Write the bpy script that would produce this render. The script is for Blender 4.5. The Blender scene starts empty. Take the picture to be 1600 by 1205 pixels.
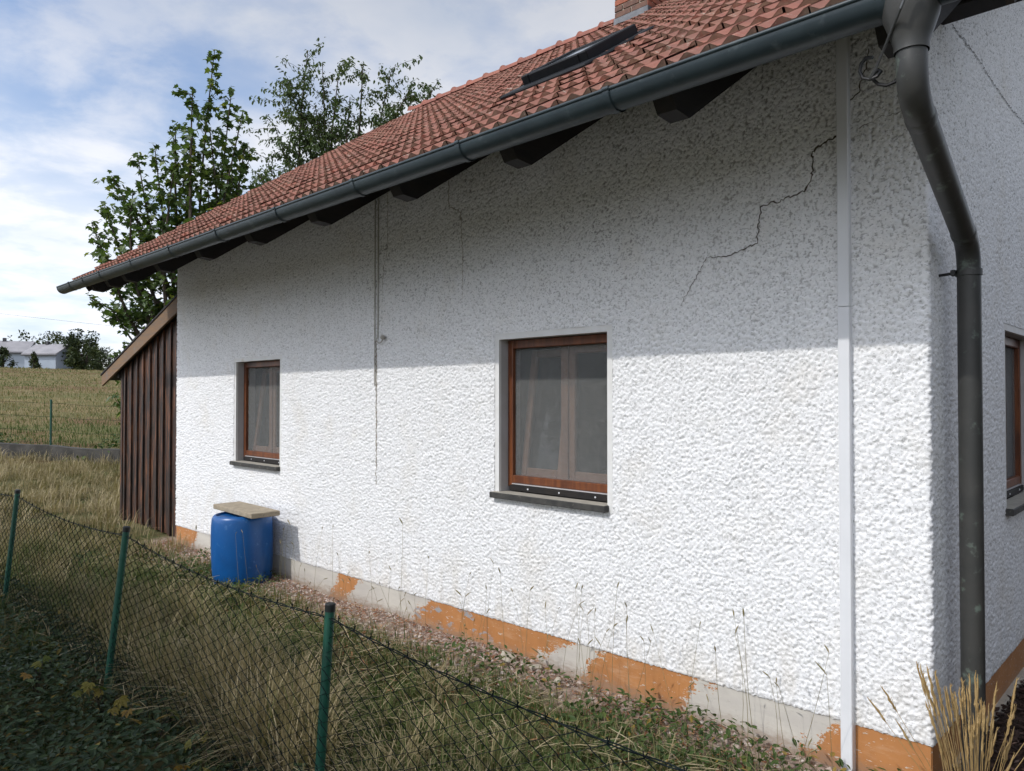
import bpy, math, random
import numpy as np
from mathutils import Vector, Matrix

random.seed(11)
RNG = np.random.default_rng(11)
scene = bpy.context.scene
COL = scene.collection
R = math.radians

# ------------------------------------------------------------------ camera
cam_d = bpy.data.cameras.new("camera")
cam = bpy.data.objects.new("camera", cam_d)
COL.objects.link(cam)
cam.location = (0.985, -3.815, 1.85)
YAW, PITCH = 45.98, 0.92
fwd = Vector((-math.cos(R(YAW)) * math.cos(R(PITCH)), math.sin(R(YAW)) * math.cos(R(PITCH)), math.sin(R(PITCH))))
cam.rotation_euler = fwd.to_track_quat('-Z', 'Y').to_euler()
cam_d.sensor_width = 36.0
cam_d.lens = 1150.0 / 1600.0 * 36.0
cam_d.clip_end = 3000.0
cam_d.clip_start = 0.05
scene.camera = cam

# ------------------------------------------------------------------ sun, sky, exposure
SUN_EL, SUN_AZ = 44.7, 14.0           # azimuth: degrees left of the long wall's normal
to_sun = Vector((-math.sin(R(SUN_AZ)) * math.cos(R(SUN_EL)), -math.cos(R(SUN_AZ)) * math.cos(R(SUN_EL)), math.sin(R(SUN_EL))))
sun_d = bpy.data.lights.new("sun", 'SUN')
sun_d.energy = 2.1
sun_d.angle = R(0.6)
sun_d.color = (1.0, 0.97, 0.925)
sun = bpy.data.objects.new("sun", sun_d)
COL.objects.link(sun)
sun.location = (0, 0, 30)
sun.rotation_euler = to_sun.to_track_quat('Z', 'Y').to_euler()

world = bpy.data.worlds.new("World")
scene.world = world
world.use_nodes = True
scene.view_settings.view_transform = 'Standard'
scene.view_settings.look = 'None'
scene.view_settings.exposure = 0.18
scene.cycles.use_adaptive_sampling = True
scene.cycles.adaptive_threshold = 0.02
scene.cycles.max_bounces = 6
scene.cycles.diffuse_bounces = 4
scene.cycles.glossy_bounces = 3
scene.cycles.transparent_max_bounces = 8
scene.view_settings.gamma = 1.0


def node(nt, kind, **kw):
    n = nt.nodes.new(kind)
    for k, v in kw.items():
        if k == 'inp':
            for a, b in v.items():
                n.inputs[a].default_value = b
        else:
            setattr(n, k, v)
    return n


def build_world():
    nt = world.node_tree
    nt.nodes.clear()
    L = nt.links.new
    out = node(nt, 'ShaderNodeOutputWorld')
    bg = node(nt, 'ShaderNodeBackground')
    bg.inputs['Strength'].default_value = 0.15
    sky = node(nt, 'ShaderNodeTexSky', sky_type='NISHITA', sun_disc=False)
    sky.sun_elevation = R(SUN_EL)
    sky.sun_rotation = math.atan2(to_sun.x, to_sun.y)
    sky.air_density = 1.0
    sky.dust_density = 1.2
    sky.ozone_density = 1.5
    tc = node(nt, 'ShaderNodeTexCoord')
    sep = node(nt, 'ShaderNodeSeparateXYZ')
    L(tc.outputs['Generated'], sep.inputs[0])
    up = node(nt, 'ShaderNodeMath', operation='MAXIMUM', inp={1: 0.0})
    L(sep.outputs['Z'], up.inputs[0])
    den = node(nt, 'ShaderNodeMath', operation='ADD', inp={1: 0.13})
    L(up.outputs[0], den.inputs[0])
    dx = node(nt, 'ShaderNodeMath', operation='DIVIDE')
    dy = node(nt, 'ShaderNodeMath', operation='DIVIDE')
    L(sep.outputs['X'], dx.inputs[0]); L(den.outputs[0], dx.inputs[1])
    L(sep.outputs['Y'], dy.inputs[0]); L(den.outputs[0], dy.inputs[1])
    cmb = node(nt, 'ShaderNodeCombineXYZ')
    L(dx.outputs[0], cmb.inputs[0]); L(dy.outputs[0], cmb.inputs[1])
    # broad cover and broken puffs
    n1 = node(nt, 'ShaderNodeTexNoise', inp={'Scale': 0.8, 'Detail': 6.0, 'Roughness': 0.5, 'Distortion': 0.3})
    n2 = node(nt, 'ShaderNodeTexNoise', inp={'Scale': 3.0, 'Detail': 7.0, 'Roughness': 0.58, 'Distortion': 0.2})
    mp = node(nt, 'ShaderNodeMapping')
    mp.inputs['Location'].default_value = (3.1, 1.4, 0.0)
    L(cmb.outputs[0], mp.inputs['Vector'])
    L(mp.outputs[0], n1.inputs['Vector']); L(mp.outputs[0], n2.inputs['Vector'])
    r1 = node(nt, 'ShaderNodeMapRange', inp={'From Min': 0.26, 'From Max': 0.54, 'To Min': 0.0, 'To Max': 1.0})
    r1.interpolation_type = 'SMOOTHSTEP'
    L(n1.outputs[0], r1.inputs['Value'])
    r2 = node(nt, 'ShaderNodeMapRange', inp={'From Min': 0.36, 'From Max': 0.66, 'To Min': 0.0, 'To Max': 1.0})
    r2.interpolation_type = 'SMOOTHSTEP'
    L(n2.outputs[0], r2.inputs['Value'])
    a1 = node(nt, 'ShaderNodeMath', operation='MULTIPLY', inp={1: 0.62})
    L(r1.outputs[0], a1.inputs[0])
    a2 = node(nt, 'ShaderNodeMath', operation='MULTIPLY', inp={1: 0.55})
    L(r2.outputs[0], a2.inputs[0])
    add = node(nt, 'ShaderNodeMath', operation='ADD')
    L(a1.outputs[0], add.inputs[0]); L(a2.outputs[0], add.inputs[1])
    cl = node(nt, 'ShaderNodeMath', operation='MINIMUM', inp={1: 0.95})
    L(add.outputs[0], cl.inputs[0])
    # cloud tone, slightly grey-blue in the thick parts
    ct = node(nt, 'ShaderNodeMixRGB', blend_type='MIX')
    ct.inputs[1].default_value = (7.9, 8.1, 8.7, 1)
    ct.inputs[2].default_value = (6.0, 6.7, 8.0, 1)
    n3 = node(nt, 'ShaderNodeTexNoise', inp={'Scale': 1.7, 'Detail': 5.0, 'Roughness': 0.55})
    mp3 = node(nt, 'ShaderNodeMapping')
    mp3.inputs['Location'].default_value = (8.0, 2.0, 0)
    L(cmb.outputs[0], mp3.inputs['Vector']); L(mp3.outputs[0], n3.inputs['Vector'])
    r3 = node(nt, 'ShaderNodeMapRange', inp={'From Min': 0.42, 'From Max': 0.68})
    L(n3.outputs[0], r3.inputs['Value'])
    L(r3.outputs[0], ct.inputs[0])
    lum = node(nt, 'ShaderNodeRGBToBW')
    L(sky.outputs[0], lum.inputs[0])
    gain = node(nt, 'ShaderNodeMath', operation='MULTIPLY_ADD', inp={1: 0.22, 2: 0.12})
    L(lum.outputs[0], gain.inputs[0])
    hz = node(nt, 'ShaderNodeMapRange', inp={'From Min': 0.0, 'From Max': 0.28, 'To Min': 0.70, 'To Max': 1.0})
    L(up.outputs[0], hz.inputs['Value'])
    gain2 = node(nt, 'ShaderNodeMath', operation='MULTIPLY')
    L(gain.outputs[0], gain2.inputs[0]); L(hz.outputs[0], gain2.inputs[1])
    ctl = node(nt, 'ShaderNodeVectorMath', operation='SCALE')
    L(ct.outputs[0], ctl.inputs[0]); L(gain2.outputs[0], ctl.inputs['Scale'])
    boost = node(nt, 'ShaderNodeMixRGB', blend_type='MULTIPLY')
    boost.inputs[0].default_value = 1.0
    boost.inputs[2].default_value = (1.12, 1.1, 1.12, 1)
    L(sky.outputs[0], boost.inputs[1])
    mix = node(nt, 'ShaderNodeMixRGB', blend_type='MIX')
    L(cl.outputs[0], mix.inputs[0]); L(boost.outputs[0], mix.inputs[1]); L(ctl.outputs[0], mix.inputs[2])
    L(mix.outputs[0], bg.inputs['Color'])
    L(bg.outputs[0], out.inputs[0])


build_world()

# ------------------------------------------------------------------ helpers: meshes
def mesh_np(name, verts, faces, smooth=False, attrs=None):
    """faces: list of int arrays (n,k)."""
    me = bpy.data.meshes.new(name)
    verts = np.asarray(verts, dtype=np.float32)
    me.vertices.add(len(verts))
    me.vertices.foreach_set('co', verts.ravel())
    faces = [np.asarray(f, dtype=np.int32) for f in faces if len(f)]
    nl = sum(f.size for f in faces)
    npoly = sum(len(f) for f in faces)
    me.loops.add(nl)
    me.polygons.add(npoly)
    me.loops.foreach_set('vertex_index', np.concatenate([f.ravel() for f in faces]))
    tot = np.concatenate([np.full(len(f), f.shape[1], dtype=np.int32) for f in faces])
    st = np.zeros(npoly, dtype=np.int32)
    st[1:] = np.cumsum(tot)[:-1]
    me.polygons.foreach_set('loop_start', st)
    me.polygons.foreach_set('use_smooth', np.full(npoly, smooth, dtype=bool))
    if attrs:
        for k, v in attrs.items():
            a = me.attributes.new(k, 'FLOAT', 'POINT')
            a.data.foreach_set('value', np.asarray(v, dtype=np.float32))
    me.update()
    me.validate()
    return me


class MB:
    """collects simple shapes into one mesh"""
    def __init__(self):
        self.v = []; self.f = []

    def add(self, vs, fs):
        o = len(self.v)
        self.v += [tuple(p) for p in vs]
        self.f += [tuple(i + o for i in f) for f in fs]
        return self

    def box(self, x0, x1, y0, y1, z0, z1):
        vs = [(x0, y0, z0), (x1, y0, z0), (x1, y1, z0), (x0, y1, z0), (x0, y0, z1), (x1, y0, z1), (x1, y1, z1), (x0, y1, z1)]
        return self.add(vs, [(3, 2, 1, 0), (4, 5, 6, 7), (0, 1, 5, 4), (1, 2, 6, 5), (2, 3, 7, 6), (3, 0, 4, 7)])

    def cbox(self, x0, x1, y0, y1, z0, z1, b=0.004):
        """box with chamfered edges"""
        cs = []
        c = ((x0 + x1) / 2, (y0 + y1) / 2, (z0 + z1) / 2); h = ((x1 - x0) / 2, (y1 - y0) / 2, (z1 - z0) / 2)
        b = min(b, min(h) * 0.8)
        idx = {}
        for sx in (-1, 1):
            for sy in (-1, 1):
                for sz in (-1, 1):
                    for ax in range(3):
                        p = [sx * (h[0] - b), sy * (h[1] - b), sz * (h[2] - b)]
                        p[ax] += (sx, sy, sz)[ax] * b
                        idx[(sx, sy, sz, ax)] = len(cs)
                        cs.append((c[0] + p[0], c[1] + p[1], c[2] + p[2]))
        fs = []
        def face(keys):
            pts = [Vector(cs[idx[k]]) for k in keys]
            n = (pts[1] - pts[0]).cross(pts[2] - pts[0])
            m = sum(pts, Vector()) / len(pts) - Vector(c)
            ids = [idx[k] for k in keys]
            fs.append(tuple(ids if n.dot(m) > 0 else ids[::-1]))
        for ax in range(3):
            o = [a for a in range(3) if a != ax]
            for s in (-1, 1):
                ring = []
                for (a, d) in ((-1, -1), (1, -1), (1, 1), (-1, 1)):
                    k = [0, 0, 0]; k[ax] = s; k[o[0]] = a; k[o[1]] = d
                    ring.append((k[0], k[1], k[2], ax))
                face(ring)
        for ax in range(3):           # edges along ax
            o = [a for a in range(3) if a != ax]
            for a in (-1, 1):
                for d in (-1, 1):
                    k0 = [0, 0, 0]; k0[o[0]] = a; k0[o[1]] = d
                    k1 = list(k0); k0[ax] = -1; k1[ax] = 1
                    face([(*k0, o[0]), (*k1, o[0]), (*k1, o[1]), (*k0, o[1])])
        for sx in (-1, 1):
            for sy in (-1, 1):
                for sz in (-1, 1):
                    face([(sx, sy, sz, 0), (sx, sy, sz, 1), (sx, sy, sz, 2)])
        return self.add(cs, fs)

    def tube(self, pts, rad, n=8, cap=True):
        pts = [Vector(p) for p in pts]
        if not hasattr(rad, '__len__'):
            rad = [rad] * len(pts)
        rings = []
        prev = None
        for i, p in enumerate(pts):
            t = (pts[min(i + 1, len(pts) - 1)] - pts[max(i - 1, 0)])
            t = t.normalized() if t.length > 1e-9 else Vector((0, 0, 1))
            if prev is None:
                a = Vector((0, 0, 1)) if abs(t.z) < 0.9 else Vector((1, 0, 0))
                u = t.cross(a).normalized()
            else:
                u = (prev - t * prev.dot(t)).normalized()
            prev = u
            w = t.cross(u)
            rings.append([p + (u * math.cos(2 * math.pi * k / n) + w * math.sin(2 * math.pi * k / n)) * rad[i] for k in range(n)])
        vs = [q for r in rings for q in r]
        fs = []
        for i in range(len(pts) - 1):
            for k in range(n):
                k2 = (k + 1) % n
                fs.append((i * n + k, i * n + k2, (i + 1) * n + k2, (i + 1) * n + k))
        if cap:
            fs.append(tuple(range(n))[::-1])
            fs.append(tuple((len(pts) - 1) * n + k for k in range(n)))
        return self.add(vs, fs)

    def lathe(self, prof, c=(0, 0, 0), n=24):
        vs = []; fs = []
        for r, z in prof:
            for k in range(n):
                a = 2 * math.pi * k / n
                vs.append((c[0] + r * math.cos(a), c[1] + r * math.sin(a), c[2] + z))
        for i in range(len(prof) - 1):
            for k in range(n):
                k2 = (k + 1) % n
                fs.append((i * n + k, i * n + k2, (i + 1) * n + k2, (i + 1) * n + k))
        fs.append(tuple(range(n))[::-1])
        fs.append(tuple((len(prof) - 1) * n + k for k in range(n)))
        return self.add(vs, fs)

    def mesh(self, name, smooth=False):
        me = bpy.data.meshes.new(name)
        me.from_pydata(self.v, [], self.f)
        if smooth:
            me.polygons.foreach_set('use_smooth', [True] * len(me.polygons))
            try:
                me.set_sharp_from_angle(angle=R(40))
            except Exception:
                pass
        me.update()
        return me

    def build(self, name, material, parent=None, smooth=False):
        return obj(name, self.mesh(name, smooth), material, parent)


def obj(name, me, material=None, parent=None):
    o = bpy.data.objects.new(name, me)
    COL.objects.link(o)
    if material is not None and me is not None and len(me.materials) == 0:
        me.materials.append(material)
    if parent is not None:
        o.parent = parent
    return o


def thing(name, label, cat, loc=(0, 0, 0), group=None):
    o = bpy.data.objects.new(name, None)
    COL.objects.link(o)
    o.location = loc
    tag(o, label, cat, group)
    return o


def tag(o, label=None, cat=None, group=None, kind=None):
    if label: o['label'] = label
    if cat: o['category'] = cat
    if group: o['group'] = group
    if kind: o['kind'] = kind
    return o


# ------------------------------------------------------------------ helpers: materials
def new_mat(name):
    m = bpy.data.materials.new(name)
    m.use_nodes = True
    nt = m.node_tree
    nt.nodes.clear()
    out = node(nt, 'ShaderNodeOutputMaterial')
    bs = node(nt, 'ShaderNodeBsdfPrincipled')
    nt.links.new(bs.outputs[0], out.inputs[0])
    return m, nt, bs, out


def c4(c):
    return (c[0], c[1], c[2], 1.0)


def noise(nt, scale, detail=4, rough=0.55, vec=None, dist=0.0, stretch=None):
    n = node(nt, 'ShaderNodeTexNoise', inp={'Scale': scale, 'Detail': float(detail), 'Roughness': rough, 'Distortion': dist})
    if vec is None:
        g = node(nt, 'ShaderNodeNewGeometry')
        vec = g.outputs['Position']
    if stretch:
        mp = node(nt, 'ShaderNodeMapping')
        mp.inputs['Scale'].default_value = stretch
        nt.links.new(vec, mp.inputs['Vector'])
        vec = mp.outputs[0]
    nt.links.new(vec, n.inputs['Vector'])
    return n.outputs[0]


def ramp(nt, fac, stops, interp='LINEAR'):
    r = node(nt, 'ShaderNodeValToRGB')
    r.color_ramp.interpolation = interp
    el = r.color_ramp.elements
    while len(el) < len(stops):
        el.new(0.5)
    for e, (p, c) in zip(el, stops):
        e.position = p
        e.color = c4(c) if len(c) == 3 else c
    nt.links.new(fac, r.inputs[0])
    return r.outputs[0]


def mixc(nt, fac, a, b, mode='MIX'):
    m = node(nt, 'ShaderNodeMixRGB', blend_type=mode)
    for i, v in ((0, fac), (1, a), (2, b)):
        if isinstance(v, (int, float)):
            m.inputs[i].default_value = v
        elif isinstance(v, tuple):
            m.inputs[i].default_value = c4(v)
        else:
            nt.links.new(v, m.inputs[i])
    return m.outputs[0]


def mathn(nt, op, a, b=None, clamp=False):
    m = node(nt, 'ShaderNodeMath', operation=op)
    m.use_clamp = clamp
    for i, v in ((0, a), (1, b)):
        if v is None:
            continue
        if isinstance(v, (int, float)):
            m.inputs[i].default_value = v
        else:
            nt.links.new(v, m.inputs[i])
    return m.outputs[0]


def rng(nt, v, a, b, c=0.0, d=1.0, smooth=True):
    m = node(nt, 'ShaderNodeMapRange', inp={'From Min': a, 'From Max': b, 'To Min': c, 'To Max': d})
    if smooth:
        m.interpolation_type = 'SMOOTHSTEP'
    nt.links.new(v, m.inputs['Value'])
    return m.outputs[0]


def pos(nt):
    g = node(nt, 'ShaderNodeNewGeometry')
    s = node(nt, 'ShaderNodeSeparateXYZ')
    nt.links.new(g.outputs['Position'], s.inputs[0])
    return s.outputs


def bump(nt, bs, h, strength=0.5, dist=0.01):
    b = node(nt, 'ShaderNodeBump', inp={'Strength': strength, 'Distance': dist})
    nt.links.new(h, b.inputs['Height'])
    nt.links.new(b.outputs[0], bs.inputs['Normal'])


def simple(name, ca, cb, scale=6.0, rough=0.7, bscale=None, bstr=0.3, bdist=0.003, stretch=None, spec=0.4, metal=0.0, cc=None, cscale=30.0):
    m, nt, bs, out = new_mat(name)
    col = mixc(nt, rng(nt, noise(nt, scale, 5, 0.6, stretch=stretch), 0.35, 0.65), ca, cb)
    if cc:
        col = mixc(nt, rng(nt, noise(nt, cscale, 4, 0.65), 0.58, 0.72), col, cc)
    nt.links.new(col, bs.inputs['Base Color'])
    bs.inputs['Roughness'].default_value = rough
    bs.inputs['Specular IOR Level'].default_value = spec
    bs.inputs['Metallic'].default_value = metal
    if bscale:
        bump(nt, bs, noise(nt, bscale, 5, 0.6, stretch=stretch), bstr, bdist)
    return m


def tint_mat(name, stops, rough=0.75, spec=0.2, trans=0.0):
    """colour from the mesh's 'tint' attribute"""
    m, nt, bs, out = new_mat(name)
    a = node(nt, 'ShaderNodeAttribute', attribute_name='tint')
    col = ramp(nt, a.outputs['Fac'], stops)
    nt.links.new(col, bs.inputs['Base Color'])
    bs.inputs['Roughness'].default_value = rough
    bs.inputs['Specular IOR Level'].default_value = spec
    if trans > 0:
        tr = node(nt, 'ShaderNodeBsdfTranslucent')
        nt.links.new(mixc(nt, 1.0, col, (1.15, 1.2, 0.6), 'MULTIPLY'), tr.inputs[0])
        ms = node(nt, 'ShaderNodeMixShader', inp={0: trans})
        nt.links.new(bs.outputs[0], ms.inputs[1]); nt.links.new(tr.outputs[0], ms.inputs[2])
        nt.links.new(ms.outputs[0], out.inputs[0])
    return m


MAT = {}


def stucco_mat():
    m, nt, bs, out = new_mat('rough_cast_render')
    P = pos(nt)
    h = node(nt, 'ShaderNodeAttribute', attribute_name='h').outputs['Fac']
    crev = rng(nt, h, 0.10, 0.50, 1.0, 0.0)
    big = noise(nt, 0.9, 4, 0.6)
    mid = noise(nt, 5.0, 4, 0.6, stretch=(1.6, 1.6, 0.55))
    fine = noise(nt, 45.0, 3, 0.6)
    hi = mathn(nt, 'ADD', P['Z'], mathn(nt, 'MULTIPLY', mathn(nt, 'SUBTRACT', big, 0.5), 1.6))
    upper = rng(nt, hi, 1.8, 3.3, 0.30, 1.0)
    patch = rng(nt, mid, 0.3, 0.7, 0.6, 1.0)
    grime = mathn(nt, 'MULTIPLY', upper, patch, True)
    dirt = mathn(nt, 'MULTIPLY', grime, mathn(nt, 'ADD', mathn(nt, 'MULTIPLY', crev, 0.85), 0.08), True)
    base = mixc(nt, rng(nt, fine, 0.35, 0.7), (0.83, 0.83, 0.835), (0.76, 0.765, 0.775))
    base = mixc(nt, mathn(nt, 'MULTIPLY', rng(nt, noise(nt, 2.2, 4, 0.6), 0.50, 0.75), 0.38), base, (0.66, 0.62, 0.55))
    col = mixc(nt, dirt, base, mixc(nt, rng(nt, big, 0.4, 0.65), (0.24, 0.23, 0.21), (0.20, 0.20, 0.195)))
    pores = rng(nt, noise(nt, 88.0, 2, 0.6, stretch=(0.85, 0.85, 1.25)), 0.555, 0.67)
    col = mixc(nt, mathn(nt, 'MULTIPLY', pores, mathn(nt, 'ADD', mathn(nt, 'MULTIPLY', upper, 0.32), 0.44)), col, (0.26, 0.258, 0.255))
    # faint cream splash of soil close to the ground
    low = mathn(nt, 'MULTIPLY', rng(nt, P['Z'], 0.2, 0.75, 0.4, 0.0), rng(nt, mid, 0.4, 0.7))
    col = mixc(nt, low, col, (0.58, 0.52, 0.43))
    nt.links.new(col, bs.inputs['Base Color'])
    bs.inputs['Roughness'].default_value = 0.95
    bs.inputs['Specular IOR Level'].default_value = 0.15
    bump(nt, bs, noise(nt, 120.0, 3, 0.65), 0.6, 0.004)
    return m


def plinth_mat():
    m, nt, bs, out = new_mat('peeling_plinth_paint')
    P = pos(nt)
    # ragged edge to every patch: warp the run along the wall
    w1 = noise(nt, 3.0, 5, 0.65)
    w2 = noise(nt, 22.0, 4, 0.7, stretch=(0.6, 1.0, 1.8))
    warp = mathn(nt, 'ADD', mathn(nt, 'MULTIPLY', mathn(nt, 'SUBTRACT', w1, 0.5), 0.7), mathn(nt, 'MULTIPLY', mathn(nt, 'SUBTRACT', w2, 0.5), 0.28))
    w3 = noise(nt, 75.0, 3, 0.7, stretch=(0.7, 1.0, 1.5))
    warp = mathn(nt, 'ADD', warp, mathn(nt, 'MULTIPLY', mathn(nt, 'SUBTRACT', w3, 0.5), 0.22))
    run = mathn(nt, 'ADD', mathn(nt, 'ADD', P['X'], warp), mathn(nt, 'MULTIPLY', mathn(nt, 'SUBTRACT', 0.12, P['Z']), 0.9))
    u = rng(nt, run, -9.0, 0.6, smooth=False)
    O, K = (1, 1, 1), (0, 0, 0)
    edges = [(-9.0, O), (-8.15, K), (-5.02, O), (-4.72, K), (-3.72, O), (-2.34, K), (-2.02, O), (-1.26, K), (-0.56, O)]
    f = ramp(nt, u, [((x + 9.0) / 9.6, c) for x, c in edges], 'CONSTANT')
    flakes = rng(nt, noise(nt, 26.0, 6, 0.75, stretch=(0.5, 1, 1.6)), 0.60, 0.63)
    orange = mixc(nt, rng(nt, noise(nt, 5.0, 5, 0.6), 0.3, 0.7), (0.46, 0.200, 0.065), (0.385, 0.165, 0.055))
    cream = mixc(nt, rng(nt, noise(nt, 4.0, 5, 0.6, stretch=(0.4, 1, 2)), 0.3, 0.7), (0.56, 0.53, 0.47), (0.47, 0.44, 0.40))
    gpatch = mathn(nt, 'MULTIPLY', rng(nt, noise(nt, 6.5, 5, 0.7, stretch=(0.6, 1, 1.4)), 0.57, 0.60),
                   mathn(nt, 'MULTIPLY', rng(nt, P['X'], -4.05, -3.8), rng(nt, P['X'], -3.05, -2.75, 1.0, 0.0)))
    col = mixc(nt, f, cream, orange)
    col = mixc(nt, mathn(nt, 'MULTIPLY', flakes, f), col, (0.58, 0.52, 0.44))
    col = mixc(nt, gpatch, col, (0.30, 0.295, 0.30))
    thin = rng(nt, noise(nt, 9.0, 6, 0.75, stretch=(0.35, 1, 1.5)), 0.50, 0.72)
    col = mixc(nt, mathn(nt, 'MULTIPLY', mathn(nt, 'MULTIPLY', thin, f), 0.45), col, (0.55, 0.36, 0.22))
    soilf = mathn(nt, 'MULTIPLY', rng(nt, mathn(nt, 'ADD', P['Z'], mathn(nt, 'MULTIPLY', mathn(nt, 'SUBTRACT', w2, 0.5), 0.22)), -0.02, 0.10, 1.0, 0.0), 0.75)
    col = mixc(nt, soilf, col, (0.27, 0.19, 0.135))
    nt.links.new(col, bs.inputs['Base Color'])
    bs.inputs['Roughness'].default_value = 0.85
    bump(nt, bs, mixc(nt, 0.5, noise(nt, 60.0, 5, 0.7), flakes), 0.5, 0.004)
    return m


def tile_mat(name='clay_tile'):
    m, nt, bs, out = new_mat(name)
    g = node(nt, 'ShaderNodeNewGeometry')
    v = node(nt, 'ShaderNodeTexVoronoi', inp={'Scale': 4.8, 'Randomness': 0.7})
    nt.links.new(g.outputs['Position'], v.inputs['Vector'])
    col = mixc(nt, rng(nt, noise(nt, 3.5, 5, 0.65), 0.32, 0.68), (0.335, 0.125, 0.088), (0.27, 0.098, 0.072))
    vs_ = node(nt, 'ShaderNodeSeparateColor')
    nt.links.new(v.outputs['Color'], vs_.inputs[0])
    col = mixc(nt, mathn(nt, 'MULTIPLY', vs_.outputs[0], 0.75), col, (0.195, 0.088, 0.068))
    wear = node(nt, 'ShaderNodeAttribute', attribute_name='wear').outputs['Fac']
    wf = mathn(nt, 'MULTIPLY', mathn(nt, 'MULTIPLY', wear, 0.95), rng(nt, noise(nt, 9.0, 4, 0.7), 0.25, 0.6), True)
    col = mixc(nt, wf, col, mixc(nt, rng(nt, noise(nt, 14.0, 4, 0.7), 0.4, 0.6), (0.21, 0.145, 0.105), (0.29, 0.205, 0.15)))
    col = mixc(nt, mathn(nt, 'MULTIPLY', rng(nt, noise(nt, 1.6, 6, 0.7), 0.48, 0.68), 0.45), col, (0.235, 0.140, 0.090))
    lich = rng(nt, noise(nt, 11.0, 6, 0.75), 0.60, 0.66)
    col = mixc(nt, mathn(nt, 'MULTIPLY', lich, 0.7), col, (0.42, 0.38, 0.31))
    nt.links.new(col, bs.inputs['Base Color'])
    bs.inputs['Roughness'].default_value = 0.8
    bs.inputs['Specular IOR Level'].default_value = 0.3
    bump(nt, bs, noise(nt, 90.0, 4, 0.7), 0.4, 0.002)
    return m


def board_mat():
    m, nt, bs, out = new_mat('weathered_dark_boards')
    g = node(nt, 'ShaderNodeNewGeometry')
    oi = node(nt, 'ShaderNodeObjectInfo')
    sh = node(nt, 'ShaderNodeVectorMath', operation='ADD')
    cm = node(nt, 'ShaderNodeCombineXYZ')
    nt.links.new(mathn(nt, 'MULTIPLY', oi.outputs['Random'], 9.0), cm.inputs[2])
    nt.links.new(g.outputs['Position'], sh.inputs[0]); nt.links.new(cm.outputs[0], sh.inputs[1])
    st = noise(nt, 9.0, 6, 0.65, vec=sh.outputs[0], stretch=(3.0, 1.0, 0.22))
    gr = noise(nt, 40.0, 5, 0.7, vec=sh.outputs[0], stretch=(3.0, 1.0, 0.06))
    P = pos(nt)
    col = ramp(nt, st, [(0.34, (0.009, 0.007, 0.006)), (0.49, (0.020, 0.011, 0.008)), (0.57, (0.085, 0.031, 0.014)), (0.69, (0.27, 0.105, 0.036))])
    col = mixc(nt, mathn(nt, 'MULTIPLY', rng(nt, gr, 0.52, 0.72), 0.6), col, (0.15, 0.085, 0.045))
    nt.links.new(col, bs.inputs['Base Color'])
    bs.inputs['Roughness'].default_value = 0.62
    bump(nt, bs, gr, 0.6, 0.004)
    return m


def wood_mat(name, ca, cb, cc=None, axis=2, rough=0.5):
    m, nt, bs, out = new_mat(name)
    s = [6.0, 6.0, 6.0]; s[axis] = 0.6
    g = noise(nt, 5.0, 6, 0.65, stretch=tuple(s))
    col = mixc(nt, rng(nt, g, 0.35, 0.65), ca, cb)
    if cc:
        col = mixc(nt, rng(nt, noise(nt, 3.0, 5, 0.7), 0.55, 0.7), col, cc)
    nt.links.new(col, bs.inputs['Base Color'])
    bs.inputs['Roughness'].default_value = rough
    bump(nt, bs, g, 0.35, 0.003)
    return m


def ground_mat():
    m, nt, bs, out = new_mat('soil_and_turf')
    P = pos(nt)
    n1 = noise(nt, 0.35, 5, 0.6)
    n2 = noise(nt, 3.0, 5, 0.65)
    n3 = noise(nt, 18.0, 5, 0.7)
    turf = mixc(nt, rng(nt, n2, 0.35, 0.65), (0.068, 0.078, 0.028), (0.125, 0.105, 0.052))
    field = mixc(nt, rng(nt, n1, 0.35, 0.62), (0.130, 0.125, 0.050), (0.205, 0.160, 0.078))
    field = mixc(nt, rng(nt, noise(nt, 0.12, 4, 0.6), 0.48, 0.62), field, (0.155, 0.098, 0.052))
    far = rng(nt, P['X'], -14.0, -22.0)
    soil = mixc(nt, rng(nt, n3, 0.3, 0.7), (0.20, 0.135, 0.095), (0.40, 0.32, 0.265))
    y = mathn(nt, 'ADD', P['Y'], mathn(nt, 'MULTIPLY', mathn(nt, 'SUBTRACT', n2, 0.5), 0.5))
    strip = mathn(nt, 'MULTIPLY', rng(nt, y, -0.50, -0.26), rng(nt, P['X'], -9.3, -8.9))
    mulch = mixc(nt, rng(nt, n3, 0.35, 0.65), (0.030, 0.020, 0.015), (0.075, 0.048, 0.036))
    side = rng(nt, P['X'], -0.1, 0.06)
    yb = rng(nt, P['Y'], -0.4, -0.2)
    col = mixc(nt, far, turf, field)
    col = mixc(nt, strip, col, soil)
    col = mixc(nt, mathn(nt, 'MULTIPLY', side, yb), col, mulch)
    nt.links.new(col, bs.inputs['Base Color'])
    bs.inputs['Roughness'].default_value = 0.95
    bs.inputs['Specular IOR Level'].default_value = 0.1
    bump(nt, bs, n3, 0.8, 0.03)
    return m


def glass_mat():
    m, nt, bs, out = new_mat('window_glass')
    nt.nodes.remove(bs)
    tr = node(nt, 'ShaderNodeBsdfTransparent', inp={0: (0.78, 0.82, 0.80, 1)})
    gl = node(nt, 'ShaderNodeBsdfGlossy', inp={'Roughness': 0.015})
    gl.inputs[0].default_value = (0.9, 0.9, 0.9, 1)
    fr = node(nt, 'ShaderNodeFresnel', inp={0: 1.6})
    ms = node(nt, 'ShaderNodeMixShader')
    nt.links.new(fr.outputs[0], ms.inputs[0])
    nt.links.new(tr.outputs[0], ms.inputs[1]); nt.links.new(gl.outputs[0], ms.inputs[2])
    nt.links.new(ms.outputs[0], out.inputs[0])
    return m


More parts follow.
